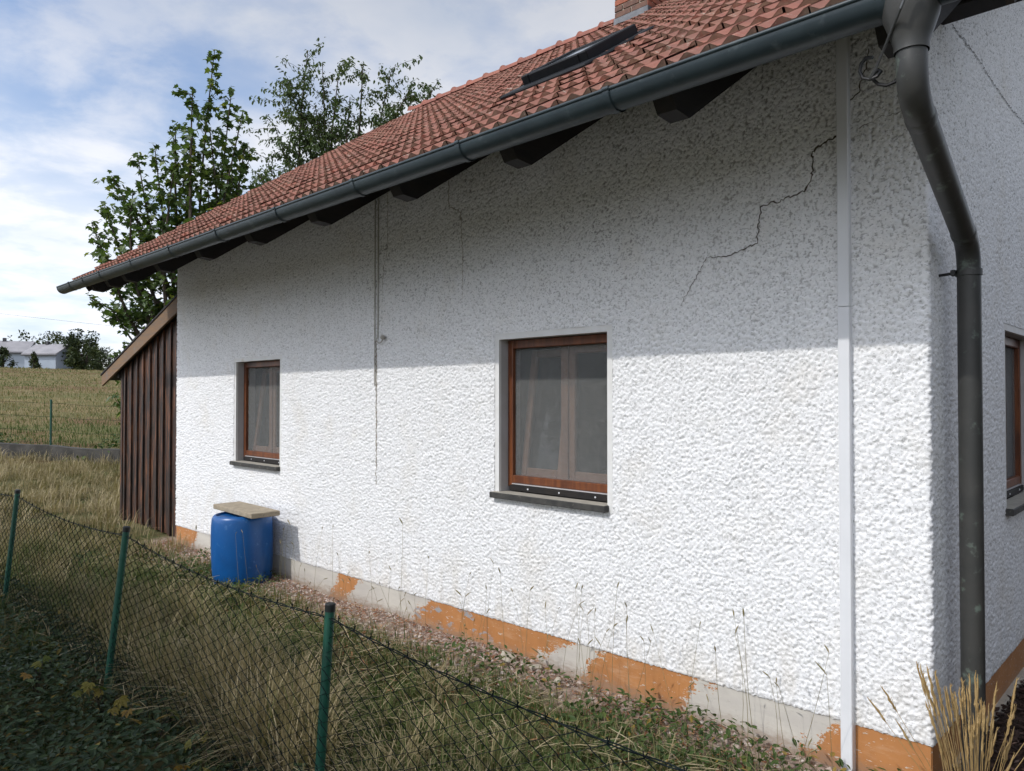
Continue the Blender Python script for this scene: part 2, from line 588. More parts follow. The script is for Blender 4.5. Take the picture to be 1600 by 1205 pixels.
def screen_mat():
    m, nt, bs, out = new_mat('insect_screen_gauze')
    bs.inputs['Roughness'].default_value = 0.8
    bs.inputs['Specular IOR Level'].default_value = 0.2
    nt.links.new(mixc(nt, rng(nt, noise(nt, 30.0, 4, 0.6), 0.35, 0.65), (0.185, 0.192, 0.190), (0.225, 0.228, 0.222)), bs.inputs['Base Color'])
    tr = node(nt, 'ShaderNodeBsdfTransparent')
    ms = node(nt, 'ShaderNodeMixShader')
    weave = noise(nt, 160.0, 2, 0.5, stretch=(0.25, 1.0, 2.0))
    nt.links.new(rng(nt, weave, 0.3, 0.7, 0.42, 0.58), ms.inputs[0])
    nt.links.new(tr.outputs[0], ms.inputs[1]); nt.links.new(bs.outputs[0], ms.inputs[2])
    nt.links.new(ms.outputs[0], out.inputs[0])
    return m


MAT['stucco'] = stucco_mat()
MAT['plinth'] = plinth_mat()
MAT['tile'] = tile_mat()
MAT['board'] = board_mat()
MAT['ground'] = ground_mat()
MAT['glass'] = glass_mat()
MAT['screen'] = screen_mat()
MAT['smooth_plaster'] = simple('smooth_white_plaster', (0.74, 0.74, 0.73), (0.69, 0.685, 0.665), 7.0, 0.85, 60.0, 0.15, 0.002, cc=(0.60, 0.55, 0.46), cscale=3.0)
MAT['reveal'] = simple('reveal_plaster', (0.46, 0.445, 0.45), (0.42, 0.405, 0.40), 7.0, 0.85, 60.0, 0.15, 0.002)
MAT['gutter'] = simple('grey_blue_gutter', (0.027, 0.043, 0.050), (0.020, 0.032, 0.039), 5.0, 0.42, 40.0, 0.08, 0.002, spec=0.5, cc=(0.055, 0.072, 0.078), cscale=9.0)
MAT['pipe'] = simple('dark_grey_downpipe', (0.034, 0.035, 0.033), (0.048, 0.047, 0.043), 4.0, 0.5, 40.0, 0.08, 0.002, spec=0.45, cc=(0.10, 0.125, 0.105), cscale=12.0)
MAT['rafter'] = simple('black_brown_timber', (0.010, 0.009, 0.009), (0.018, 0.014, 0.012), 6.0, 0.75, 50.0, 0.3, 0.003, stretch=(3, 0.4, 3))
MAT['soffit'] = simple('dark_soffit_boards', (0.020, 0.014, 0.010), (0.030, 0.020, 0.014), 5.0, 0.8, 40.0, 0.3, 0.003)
MAT['duct'] = simple('white_plastic_duct', (0.72, 0.73, 0.75), (0.68, 0.69, 0.71), 3.0, 0.35, spec=0.5)
MAT['window_wood'] = wood_mat('red_brown_window_wood', (0.185, 0.058, 0.018), (0.105, 0.032, 0.013), (0.05, 0.022, 0.014), 2, 0.42)
MAT['sash_wood'] = wood_mat('light_brown_sash_wood', (0.30, 0.165, 0.105), (0.235, 0.13, 0.088), None, 2, 0.5)
MAT['sill'] = simple('dark_stone_sill', (0.060, 0.058, 0.053), (0.036, 0.036, 0.035), 18.0, 0.7, 90.0, 0.3, 0.002, cc=(0.16, 0.15, 0.125), cscale=24.0)
MAT['sill_top'] = simple('sunlit_sill_top', (0.40, 0.375, 0.32), (0.32, 0.30, 0.26), 16.0, 0.85, 90.0, 0.3, 0.002)  # lighter than the sill: sunlight on the top put into the colour
MAT['crack'] = simple('dark_crack', (0.060, 0.048, 0.038), (0.10, 0.08, 0.062), 20.0, 0.95)
MAT['stain_dark'] = simple('grey_hairline', (0.12, 0.115, 0.11), (0.20, 0.19, 0.18), 20.0, 0.95)
MAT['stain'] = simple('rusty_stain', (0.33, 0.29, 0.23), (0.25, 0.22, 0.175), 24.0, 0.95)
MAT['cable_black'] = simple('black_cable', (0.012, 0.012, 0.013), (0.02, 0.02, 0.02), 8.0, 0.5)
MAT['cable_white'] = simple('painted_cable', (0.50, 0.49, 0.45), (0.38, 0.36, 0.32), 12.0, 0.7)
MAT['zinc'] = simple('dull_zinc', (0.16, 0.165, 0.17), (0.11, 0.115, 0.12), 8.0, 0.45, metal=0.6)
MAT['lead'] = simple('lead_flashing', (0.14, 0.145, 0.155), (0.10, 0.105, 0.115), 9.0, 0.55, 30.0, 0.3, 0.004, metal=0.3)
MAT['brick_red'] = simple('red_chimney_brick', (0.32, 0.105, 0.06), (0.23, 0.08, 0.05), 12.0, 0.85, 60.0, 0.4, 0.003)
MAT['brick_brown'] = simple('brown_chimney_brick', (0.155, 0.085, 0.06), (0.11, 0.062, 0.048), 12.0, 0.85, 60.0, 0.4, 0.003)
MAT['mortar'] = simple('pale_mortar', (0.46, 0.41, 0.33), (0.38, 0.34, 0.28), 20.0, 0.9, 80.0, 0.4, 0.003)
MAT['skylight_frame'] = simple('black_skylight_frame', (0.008, 0.009, 0.011), (0.013, 0.014, 0.016), 6.0, 0.5, spec=0.15)
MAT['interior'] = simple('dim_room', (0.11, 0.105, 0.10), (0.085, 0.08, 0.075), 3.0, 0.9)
MAT['blue'] = simple('blue_plastic', (0.003, 0.088, 0.30), (0.002, 0.070, 0.245), 3.0, 0.36, 30.0, 0.06, 0.003, spec=0.5, cc=(0.05, 0.16, 0.38), cscale=16.0)
MAT['slab'] = simple('old_concrete_slab', (0.37, 0.31, 0.225), (0.29, 0.245, 0.18), 14.0, 0.92, 70.0, 0.6, 0.006, cc=(0.20, 0.175, 0.13), cscale=26.0)
MAT['post'] = simple('green_fence_post', (0.012, 0.085, 0.055), (0.010, 0.066, 0.044), 6.0, 0.42, spec=0.45, cc=(0.03, 0.10, 0.07), cscale=18.0)
MAT['cap'] = simple('black_post_cap', (0.010, 0.012, 0.012), (0.018, 0.02, 0.02), 9.0, 0.5)
MAT['wire'] = simple('dark_coated_wire', (0.006, 0.010, 0.010), (0.010, 0.016, 0.017), 9.0, 0.65, spec=0.08)
MAT['concrete'] = simple('low_wall_concrete', (0.085, 0.08, 0.072), (0.045, 0.043, 0.038), 3.0, 0.95, 20.0, 0.5, 0.02)
MAT['barn_wall'] = simple('pale_barn_wall', (0.40, 0.46, 0.54), (0.36, 0.41, 0.49), 0.5, 0.8)
MAT['barn_roof'] = simple('light_grey_barn_roof', (0.33, 0.32, 0.335), (0.27, 0.265, 0.28), 0.6, 0.8)
MAT['dark_trim'] = simple('dark_trim', (0.05, 0.05, 0.055), (0.07, 0.07, 0.075), 2.0, 0.7)
MAT['bark'] = simple('grey_brown_bark', (0.075, 0.058, 0.042), (0.05, 0.04, 0.03), 8.0, 0.9, 30.0, 0.6, 0.01, stretch=(2, 2, 0.4))
MAT['rake'] = wood_mat('weathered_rake_board', (0.20, 0.115, 0.055), (0.145, 0.10, 0.068), (0.15, 0.135, 0.12), 0, 0.8)
MAT['felt'] = simple('bitumen_felt', (0.045, 0.043, 0.042), (0.065, 0.06, 0.055), 4.0, 0.9)
MAT['maple_leaf'] = tint_mat('maple_leaves', [(0.0, (0.040, 0.074, 0.024)), (0.55, (0.080, 0.128, 0.034)), (0.85, (0.135, 0.18, 0.036)), (1.0, (0.21, 0.23, 0.045))], 0.5, 0.4, 0.38)
MAT['plum_leaf'] = tint_mat('fruit_tree_leaves', [(0.0, (0.052, 0.084, 0.038)), (0.6, (0.095, 0.138, 0.052)), (0.9, (0.10, 0.125, 0.035)), (1.0, (0.14, 0.13, 0.05))], 0.5, 0.4, 0.25)
MAT['far_leaf'] = tint_mat('far_leaves', [(0.0, (0.024, 0.038, 0.018)), (0.5, (0.045, 0.062, 0.026)), (1.0, (0.085, 0.098, 0.032))], 0.7, 0.2, 0.15)
MAT['grass'] = tint_mat('mixed_grass', [(0.0, (0.055, 0.092, 0.022)), (0.35, (0.105, 0.135, 0.042)), (0.55, (0.20, 0.175, 0.085)), (0.8, (0.34, 0.275, 0.16)), (1.0, (0.46, 0.385, 0.25))], 0.7, 0.25, 0.2)
MAT['cover_leaf'] = tint_mat('ground_cover_leaves', [(0.0, (0.020, 0.040, 0.018)), (0.6, (0.040, 0.068, 0.026)), (0.9, (0.075, 0.098, 0.03)), (1.0, (0.20, 0.15, 0.03))], 0.6, 0.3, 0.15)
MAT['weed_leaf'] = tint_mat('weed_leaves', [(0.0, (0.030, 0.060, 0.015)), (0.6, (0.060, 0.098, 0.022)), (0.9, (0.12, 0.135, 0.03)), (1.0, (0.26, 0.18, 0.04))], 0.6, 0.3, 0.2)
MAT['yellow_leaf'] = tint_mat('yellowing_leaves', [(0.0, (0.08, 0.11, 0.02)), (0.5, (0.17, 0.15, 0.03)), (1.0, (0.25, 0.15, 0.04))], 0.6, 0.3, 0.25)
MAT['gravel'] = tint_mat('pink_gravel', [(0.0, (0.17, 0.12, 0.095)), (0.5, (0.36, 0.27, 0.225)), (1.0, (0.55, 0.48, 0.43))], 0.9, 0.2)
MAT['litter'] = tint_mat('brown_litter', [(0.0, (0.13, 0.045, 0.022)), (0.6, (0.25, 0.105, 0.05)), (1.0, (0.40, 0.25, 0.13))], 0.85, 0.2)
MAT['mulch'] = tint_mat('dark_bark_mulch', [(0.0, (0.022, 0.014, 0.011)), (0.6, (0.06, 0.036, 0.028)), (1.0, (0.15, 0.10, 0.08))], 0.85, 0.25)
MAT['reed'] = tint_mat('golden_reed', [(0.0, (0.30, 0.19, 0.075)), (1.0, (0.50, 0.36, 0.17))], 0.75, 0.2, 0.15)

# ------------------------------------------------------------------ ground
def terrain(x, y):
    x = np.asarray(x, dtype=float); y = np.asarray(y, dtype=float)
    t = np.maximum(0.0, -x - 11.5)
    k = np.clip((t - 110.0) / 50.0, 0, 1)
    z = 0.053 * (np.minimum(t, 110.0) + 50.0 * (k - 0.5 * k * k))
    near = np.clip(1 - np.abs(y + 1.2) / 2.5, 0, 1) * (x > -9) * (x < 2)
    z = z + 0.016 * np.sin(1.7 * x + 0.6) * np.sin(2.3 * y + 1.0) + 0.012 * np.sin(4.1 * x + 2.0 * y)
    z = z - 0.03 * np.clip((-y - 0.1) / 1.0, 0, 1) * (x > -9.5) * (y < 0)
    return z


def make_ground():
    rad = np.concatenate([np.linspace(0.0, 3, 20), np.linspace(3.15, 14, 70), np.geomspace(14.5, 1500, 70)])
    na = 200
    ang = np.linspace(0, 2 * np.pi, na, endpoint=False)
    rr, aa = np.meshgrid(rad[1:], ang, indexing='ij')
    X = -1.5 + rr * np.cos(aa); Y = -1.5 + rr * np.sin(aa)
    Z = terrain(X, Y)
    v = np.stack([X.ravel(), Y.ravel(), Z.ravel()], 1)
    v = np.vstack([v, [[-1.5, -1.5, float(terrain(-1.5, -1.5))]]])
    nr = len(rad) - 1
    i, j = np.meshgrid(np.arange(nr - 1), np.arange(na), indexing='ij')
    j2 = (j + 1) % na
    q = np.stack([i * na + j, (i + 1) * na + j, (i + 1) * na + j2, i * na + j2], -1).reshape(-1, 4)
    c = len(v) - 1
    t = np.stack([np.full(na, c), np.arange(na), (np.arange(na) + 1) % na], 1)
    o = obj('ground', mesh_np('ground', v, [q, t], True), MAT['ground'])
    tag(o, kind='structure')


make_ground()

# ------------------------------------------------------------------ the house
house = thing('house', 'white rough-cast house with red tiled roof, dark gutter and brown windows', 'house', (0, 0, 0))
WALL_L = -8.69
ROOF_T = 0.678
ROOF_A = math.atan(ROOF_T)
EAVE_Y, EAVE_Z = -1.05, 3.27
RIDGE_Y = 4.16
RIDGE_Z = EAVE_Z + ROOF_T * (RIDGE_Y - EAVE_Y)
X0, X1 = -9.15, 0.50
DEPTH = 2 * RIDGE_Y


def bandnoise(ny, nx, cell, wavelength, aniso=1.0, seed=0, width=0.35):
    g = np.random.default_rng(seed)
    n = g.standard_normal((ny, nx))
    fy = np.fft.fftfreq(ny, cell)[:, None]; fx = np.fft.rfftfreq(nx, cell)[None, :]
    f = np.sqrt((fx * aniso) ** 2 + fy ** 2) + 1e-9
    filt = np.exp(-(np.log(f * wavelength) ** 2) / (2 * width ** 2))
    r = np.fft.irfft2(np.fft.rfft2(n) * filt, s=(ny, nx))
    return r / r.std()


CELL = 0.005
HS0, HS1, HZ1 = -8.75, 8.45, 4.8
NXF, NZF = int((HS1 - HS0) / CELL) + 2, int(HZ1 / CELL) + 2
n3 = bandnoise(NZF, NXF, CELL, 0.16, 1.0, 3)
n4 = bandnoise(NZF, NXF, CELL, 0.022, 1.1, 4)


def lumps(spacing, seed, aspect=1.25):
    """thrown grains: the highest of many small domes"""
    g = np.random.default_rng(seed)
    sx, sz = spacing * aspect, spacing
    gx, gz = int((NXF * CELL) / sx) + 4, int((NZF * CELL) / sz) + 4
    jx = g.uniform(-0.46, 0.46, (gz, gx)); jz = g.uniform(-0.46, 0.46, (gz, gx))
    rr = g.uniform(0.62, 0.98, (gz, gx)); hh = g.uniform(0.52, 1.0, (gz, gx))
    fx = np.arange(NXF) * CELL / sx + 1.0; fz = np.arange(NZF) * CELL / sz + 1.0
    ix = fx.astype(int); iz = fz.astype(int)
    out = np.zeros((NZF, NXF))
    for dz in (-1, 0, 1):
        for dx in (-1, 0, 1):
            I = np.ix_(iz + dz, ix + dx)
            ddx = fx[None, :] - (ix + dx + 0.5)[None, :] - jx[I]
            ddz = fz[:, None] - (iz + dz + 0.5)[:, None] - jz[I]
            d2 = (ddx * ddx + ddz * ddz) / rr[I] ** 2
            np.maximum(out, hh[I] * np.sqrt(np.clip(1 - d2, 0, 1)), out=out)
    return out


HF = 0.62 * lumps(0.0150, 1) + 0.38 * lumps(0.0100, 2) + 0.05 * n4
HF = np.clip(HF * (1 + 0.03 * n3), 0, 1.2)
HF = np.clip((HF - np.percentile(HF, 2)) / (np.percentile(HF, 99) - np.percentile(HF, 2)), 0, 1.1)
AMP = 0.0135


def sample_h(s, z):
    fx = np.clip((s - HS0) / CELL, 0, NXF - 2); fz = np.clip(z / CELL, 0, NZF - 2)
    i = fx.astype(int); j = fz.astype(int); a = fx - i; b = fz - j
    return (HF[j, i] * (1 - a) + HF[j, i + 1] * a) * (1 - b) + (HF[j + 1, i] * (1 - a) + HF[j + 1, i + 1] * a) * b


# openings: (s0, s1, z0, z1) of the smooth surround's outer edge
OPEN = [(-2.872, -1.806, 1.118, 2.315), (-7.075, -6.000, 1.09, 2.290), (1.60, 2.72, 1.118, 2.315)]


def make_wall():
    # graded run: fine by the corner, coarser with distance
    s = [WALL_L]
    while s[-1] < -0.02:
        x = s[-1]
        d2 = (x - 0.985) ** 2 + 3.815 ** 2
        foot = d2 / 3.815 / 736.0
        s.append(x + float(np.clip(0.72 * foot, 0.0050, 0.019)))
    s[-1] = -0.016
    s += list(np.linspace(-0.012, 0.016, 7))
    while s[-1] < DEPTH:
        x = s[-1]
        s.append(x + (0.0105 if x < 2.75 else 0.08))
    s = np.array(s)
    z = np.arange(0.232, 4.62, 0.0066)
    for a, b, c, d in OPEN:          # snap grid lines to the openings
        for e in (a, b):
            s[np.argmin(np.abs(s - e))] = e
    for e in (1.118, 2.315, 1.09, 2.290):
        z[np.argmin(np.abs(z - e))] = e
    S, Z = np.meshgrid(s, z)
    H = sample_h(S, Z)
    r = 0.012
    ph = np.clip((S + r) / (2 * r), 0, 1) * np.pi / 2
    px = np.where(S <= -r, S, np.where(S >= r, 0.0, -r + r * np.sin(ph)))
    py = np.where(S <= -r, 0.0, np.where(S >= r, S, r - r * np.cos(ph)))
    nx, ny = np.sin(ph), -np.cos(ph)
    rag = 0.010 * (sample_h(S * 1.0, Z * 0 + 1.0) - 0.3)
    zz = Z + np.where(Z < 0.5, (0.5 - Z) / 0.27 * (rag + 0.0028 * np.minimum(S, 0)), 0)
    H2 = H * AMP * np.clip((Z - 0.222) / 0.02, 0.25, 1)
    V = np.stack([px + nx * H2, py + ny * H2, zz], -1).reshape(-1, 3)
    nz, ns = S.shape
    sc = 0.5 * (s[1:] + s[:-1])[None, :]; zc = 0.5 * (z[1:] + z[:-1])[:, None]
    keep = np.ones((nz - 1, ns - 1), bool)
    for a, b, c, d in OPEN:
        keep &= ~((sc > a) & (sc < b) & (zc > c) & (zc < d))
    keep &= ~((sc < 0.0) & (zc > 3.93))
    under = EAVE_Z + ROOF_T * (np.maximum(sc, 0) - EAVE_Y) - 0.10
    under_b = EAVE_Z + ROOF_T * (DEPTH - np.maximum(sc, 0) - EAVE_Y) - 0.10
    keep &= ~((sc >= 0) & ((zc > under) | (zc > under_b)))
    jj, ii = np.nonzero(keep)
    F = np.stack([jj * ns + ii, jj * ns + ii + 1, (jj + 1) * ns + ii + 1, (jj + 1) * ns + ii], 1)
    used = np.unique(F)
    remap = np.full(len(V), -1); remap[used] = np.arange(len(used))
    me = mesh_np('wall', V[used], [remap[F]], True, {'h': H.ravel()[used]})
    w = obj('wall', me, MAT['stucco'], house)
    w['label'] = 'white rough-cast wall with grey grime below the eaves'
    # the rest of the shell, never seen from the road side
    b = MB()
    zt = EAVE_Z + ROOF_T * (0 - EAVE_Y) - 0.11
    D = DEPTH
    b.add([(WALL_L, 0.0, -0.1), (WALL_L, D, -0.1), (WALL_L, D, zt), (WALL_L, RIDGE_Y, RIDGE_Z - 0.12), (WALL_L, 0.0, zt)], [(0, 4, 3, 2, 1)])
    b.add([(WALL_L, D, -0.1), (0, D, -0.1), (0, D, zt), (WALL_L, D, zt)], [(0, 3, 2, 1)])
    zg = 4.615
    yg = (zg - zt) / ROOF_T
    b.add([(0.003, yg, zg), (0.003, D - yg, zg), (0.003, RIDGE_Y, RIDGE_Z - 0.12)], [(0, 1, 2)])
    b.build('wall_shell', MAT['smooth_plaster'], house)
    # plinth
    p = MB()
    p.box(WALL_L + 0.004, -0.006, 0.002, 0.20, -0.30, 0.262)
    p.build('plinth', MAT['plinth'], house)['label'] = 'orange paint peeling off a cream and grey plinth'
    p = MB()
    p.box(-0.20, -0.0022, 0.205, D - 0.01, -0.30, 0.262)
    p.box(-0.20, -0.0025, 0.009, 0.203, -0.30, 0.260)
    p.build('plinth', MAT['plinth'], house)
    # crumbling footing strip below the gable plinth
    p = MB()
    p.cbox(-0.1, 0.035, 0.35, D - 0.02, -0.3, 0.035, 0.008)
    p.build('footing', MAT['mortar'], house)


make_wall()


# ---- windows
def window(x0, x1, z0, z1, rot=None, so=0.042, tilt=True, name='window'):
    """opening x0..x1, z0..z1 in the plane y=0 (outside is -y); rot: matrix for another wall"""
    w = bpy.data.objects.new(name, None)
    COL.objects.link(w)
    w.parent = house
    if rot is not None:
        w.matrix_local = rot
    # smooth surround in the wall plane (left, right, head)
    yb = 0.02
    m = MB()
    m.box(x0 - so, x0, -0.0045, yb, z0 - 0.05, z1)
    m.box(x1, x1 + so * 0.97, -0.0045, yb, z0 - 0.05, z1)
    m.box(x0 - so, x1 + so * 0.97, -0.0048, yb, z1, z1 + so)
    m.box(x0 - so - 0.03, x0 - so + 0.001, 0.0008, yb, z0 - 0.09, z1 + so + 0.03)
    m.box(x1 + so - 0.003, x1 + so + 0.03, 0.0008, yb, z0 - 0.09, z1 + so + 0.03)
    m.box(x0 - so, x1 + so - 0.004, 0.0008, yb, z1 + so - 0.001, z1 + so + 0.03)
    m.box(x0 - so, x1 + so - 0.004, 0.001, yb, z0 - 0.09, z0 - 0.05)
    m.build('surround', MAT['smooth_plaster'], w)
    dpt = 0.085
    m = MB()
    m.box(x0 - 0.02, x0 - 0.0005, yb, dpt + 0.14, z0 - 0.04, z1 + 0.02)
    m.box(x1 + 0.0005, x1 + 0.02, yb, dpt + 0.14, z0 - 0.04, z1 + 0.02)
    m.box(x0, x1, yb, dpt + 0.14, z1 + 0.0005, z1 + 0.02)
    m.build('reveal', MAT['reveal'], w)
    # outer frame
    fw = 0.052
    y0, y1 = dpt, dpt + 0.045
    fr = bpy.data.objects.new('frame', None)
    COL.objects.link(fr); fr.parent = w
    for a in ((x0 + 0.002, x0 + fw, z0 + 0.03, z1 - 0.002), (x1 - fw, x1 - 0.002, z0 + 0.03, z1 - 0.002)):
        MB().cbox(a[0], a[1], y0, y1, a[2], a[3], 0.005).build('jamb', MAT['window_wood'], fr)
    MB().cbox(x0 + fw, x1 - fw, y0 + 0.001, y1, z1 - fw - 0.012, z1 - 0.002, 0.005).build('head_rail', MAT['window_wood'], fr)
    MB().cbox(x0 + fw, x1 - fw, y0 + 0.001, y1, z0 + 0.058, z0 + 0.115, 0.005).build('bottom_rail', MAT['window_wood'], fr)
    MB().box(x0 + fw - 0.004, x1 - fw + 0.004, y0 - 0.004, y0 + 0.012, z0 + 0.050, z0 + 0.057).build('screen_rail', MAT['reveal'], fr)
    # sill upstand with three screw heads
    MB().cbox(x0 + 0.03, x1 - 0.002, y0 - 0.012, y0 + 0.03, z0 + 0.004, z0 + 0.046, 0.003).build('upstand', MAT['rafter'], fr)
    for k in (0.22, 0.52, 0.84):
        s = MB().lathe([(0.007, 0.0), (0.006, 0.003), (0.002, 0.005)], n=8)
        o = s.build('screw', MAT['duct'], fr, True)
        o.location = (x0 + (x1 - x0) * k, y0 - 0.012, z0 + 0.026)
        o.rotation_euler = (R(90), 0, 0)
    # insect screen
    ys = y0 + 0.030
    m = MB()
    m.add([(x0 + fw, ys, z0 + 0.11), (x1 - fw, ys, z0 + 0.11), (x1 - fw, ys, z1 - fw - 0.01), (x0 + fw, ys, z1 - fw - 0.01)], [(0, 1, 2, 3)])
    m.build('insect_screen', MAT['screen'], w)
    # casing behind the screen, mullion and two sashes
    yc = y1 + 0.035
    xm = 0.5 * (x0 + x1)
    MB().box(xm - 0.03, xm + 0.03, yc - 0.01, yc + 0.05, z0 + 0.06, z1 - 0.03).build('mullion', MAT['sash_wood'], w)
    MB().box(x0 + 0.01, x1 - 0.01, y1 + 0.002, yc + 0.05, z0 + 0.05, z0 + 0.105).build('inner_sill', MAT['sash_wood'], w)

    def sash(a, b, c, d, tl):
        s = bpy.data.objects.new('sash', None)
        COL.objects.link(s); s.parent = w
        s.location = (a, yc, c)
        if tl:
            s.rotation_euler = (R(-7.5), 0, 0)
        W, Hh, t = b - a, d - c, 0.055
        m = MB()
        m.cbox(0, t, 0, 0.045, 0, Hh, 0.006)
        m.cbox(W - t, W, 0, 0.045, 0, Hh, 0.006)
        m.cbox(t, W - t, 0.001, 0.044, 0, t + 0.01, 0.006)
        m.cbox(t, W - t, 0.001, 0.044, Hh - t, Hh, 0.006)
        m.build('sash_frame', MAT['sash_wood'], s)
        m = MB()
        m.add([(t, 0.022, t), (W - t, 0.022, t), (W - t, 0.022, Hh - t), (t, 0.022, Hh - t)], [(0, 1, 2, 3)])
        m.build('pane', MAT['glass'], s)
    sash(x0 + 0.055, xm - 0.03, z0 + 0.106, z1 - 0.06, tilt)
    sash(xm + 0.03, x1 - 0.045, z0 + 0.106, z1 - 0.06, False)
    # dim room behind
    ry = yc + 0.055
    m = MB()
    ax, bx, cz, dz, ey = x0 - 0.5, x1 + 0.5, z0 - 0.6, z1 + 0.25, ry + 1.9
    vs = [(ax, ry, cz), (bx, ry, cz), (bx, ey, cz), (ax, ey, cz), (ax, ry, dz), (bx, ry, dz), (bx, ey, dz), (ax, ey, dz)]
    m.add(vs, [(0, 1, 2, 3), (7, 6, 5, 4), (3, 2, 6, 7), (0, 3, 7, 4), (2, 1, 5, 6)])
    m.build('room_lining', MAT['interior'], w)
    # stone sill
    sl = MB().cbox(x0 - 0.055, x1 + 0.012, -0.052, y0 - 0.012, z0 - 0.045, z0 - 0.003, 0.004).build('sill', MAT['sill'], w)
    MB().box(x0 - 0.04, x1 + 0.004, -0.046, y0 - 0.014, z0 - 0.0028, z0 - 0.0005).build('sill_top', MAT['sill_top'], sl)
    return w


window(-2.830, -1.850, 1.163, 2.272)['label'] = 'brown window with an insect screen, nearer the drainpipe'
window(-7.030, -6.040, 1.135, 2.247)['label'] = 'brown window with an insect screen above the blue barrel'
rotm = Matrix.Rotation(R(90), 4, 'Z')      # local x -> world y, local -y -> world +x
window(1.645, 2.675, 1.163, 2.272, rot=rotm, tilt=False)['label'] = 'window on the shaded gable wall beyond the drainpipe'

# ---- roof: deck, rafters, tiles
roof = bpy.data.objects.new('roof', None)
COL.objects.link(roof); roof.parent = house
roof['label'] = 'red clay tile roof with a skylight'
ca, sa = math.cos(ROOF_A), math.sin(ROOF_A)


def on_roof(x, d, n=0.0):
    """point d metres up the slope from the eave, n metres off the tile bed"""
    return (x, EAVE_Y + d * ca - n * sa, EAVE_Z + d * sa + n * ca)


SLOPE = (RIDGE_Y - EAVE_Y) / ca
m = MB()
a = [on_roof(X0 + 0.03, 0.05, -0.012), on_roof(X1 - 0.03, 0.05, -0.012), on_roof(X1 - 0.03, SLOPE, -0.012), on_roof(X0 + 0.03, SLOPE, -0.012)]
b = [on_roof(X0 + 0.03, 0.05, -0.06), on_roof(X1 - 0.03, 0.05, -0.06), on_roof(X1 - 0.03, SLOPE, -0.06), on_roof(X0 + 0.03, SLOPE, -0.06)]
m.add(a + b, [(0, 1, 2, 3), (7, 6, 5, 4), (0, 4, 5, 1), (1, 5, 6, 2), (3, 7, 4, 0)])
mir = lambda p: (p[0], DEPTH - p[1], p[2])
m.add([mir(p) for p in a + b], [(3, 2, 1, 0), (4, 5, 6, 7), (1, 5, 4, 0), (2, 6, 5, 1), (0, 4, 7, 3)])
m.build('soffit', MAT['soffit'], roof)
# far slope, out of sight: one wavy sheet
gx = np.arange(X0, X1 + 0.01, 0.05); gd = np.linspace(0, SLOPE, 30)
GX, GD = np.meshgrid(gx, gd)
wv = 0.02 + 0.014 * np.cos((GX - X0) / 0.205 * 2 * np.pi) + 0.012 * (1 - (GD / 0.335) % 1.0)
V = np.stack([GX, DEPTH - (EAVE_Y + GD * ca - wv * sa), EAVE_Z + GD * sa + wv * ca], -1).reshape(-1, 3)
ii, jj = np.meshgrid(np.arange(len(gd) - 1), np.arange(len(gx) - 1), indexing='ij')
n_ = len(gx)
F = np.stack([ii * n_ + jj, (ii + 1) * n_ + jj, (ii + 1) * n_ + jj + 1, ii * n_ + jj + 1], -1).reshape(-1, 4)
tag(obj('rear_tiles', mesh_np('rear_tiles', V, [F], True, {'wear': np.zeros(len(V))}), MAT['tile'], roof), kind='stuff')

TW, TL = 0.2055, 0.302


def tile_geo():
    n = 13
    s = np.linspace(0, 1, n)
    prof = 0.0125 * (1 + np.cos(4 * np.pi * (s + 0.035))) + 0.004
    prof[-1] += 0.0020
    x = s * (TW + 0.001) - TW / 2
    xf = s * (TW - 0.007) - TW / 2 + 0.0035
    vs = []; wear = []
    L0, L1 = -0.020, TL + 0.02
    for d, lift, w in ((L0, 0.026, 0.25), (L1, -0.001, 0.0)):
        for i in range(n):
            vs.append((x[i], d, prof[i] + lift)); wear.append(w)
    for i in range(n):
        vs.append((xf[i], L0 + 0.0005, prof[i] + 0.0255)); wear.append(1.0)
    for i in range(n):
        vs.append((xf[i], L0 + 0.004, prof[i] * 0.55 - 0.002)); wear.append(1.0)
    fs = []
    for i in range(n - 1):
        fs.append((i, i + 1, n + i + 1, n + i))
    for i in range(n - 1):
        fs.append((3 * n + i, 3 * n + i + 1, 2 * n + i + 1, 2 * n + i))
    return np.array(vs), np.array(fs), np.array(wear)


tv, tf, tw = tile_geo()
tile_me = mesh_np('tile', tv, [tf], True, {'wear': tw})
try:
    tile_me.set_sharp_from_angle(angle=R(50))
except Exception:
    pass
tile_me.materials.append(MAT['tile'])
NC = int(round((X1 - X0) / TW)); NR = int(math.ceil(SLOPE / TL))
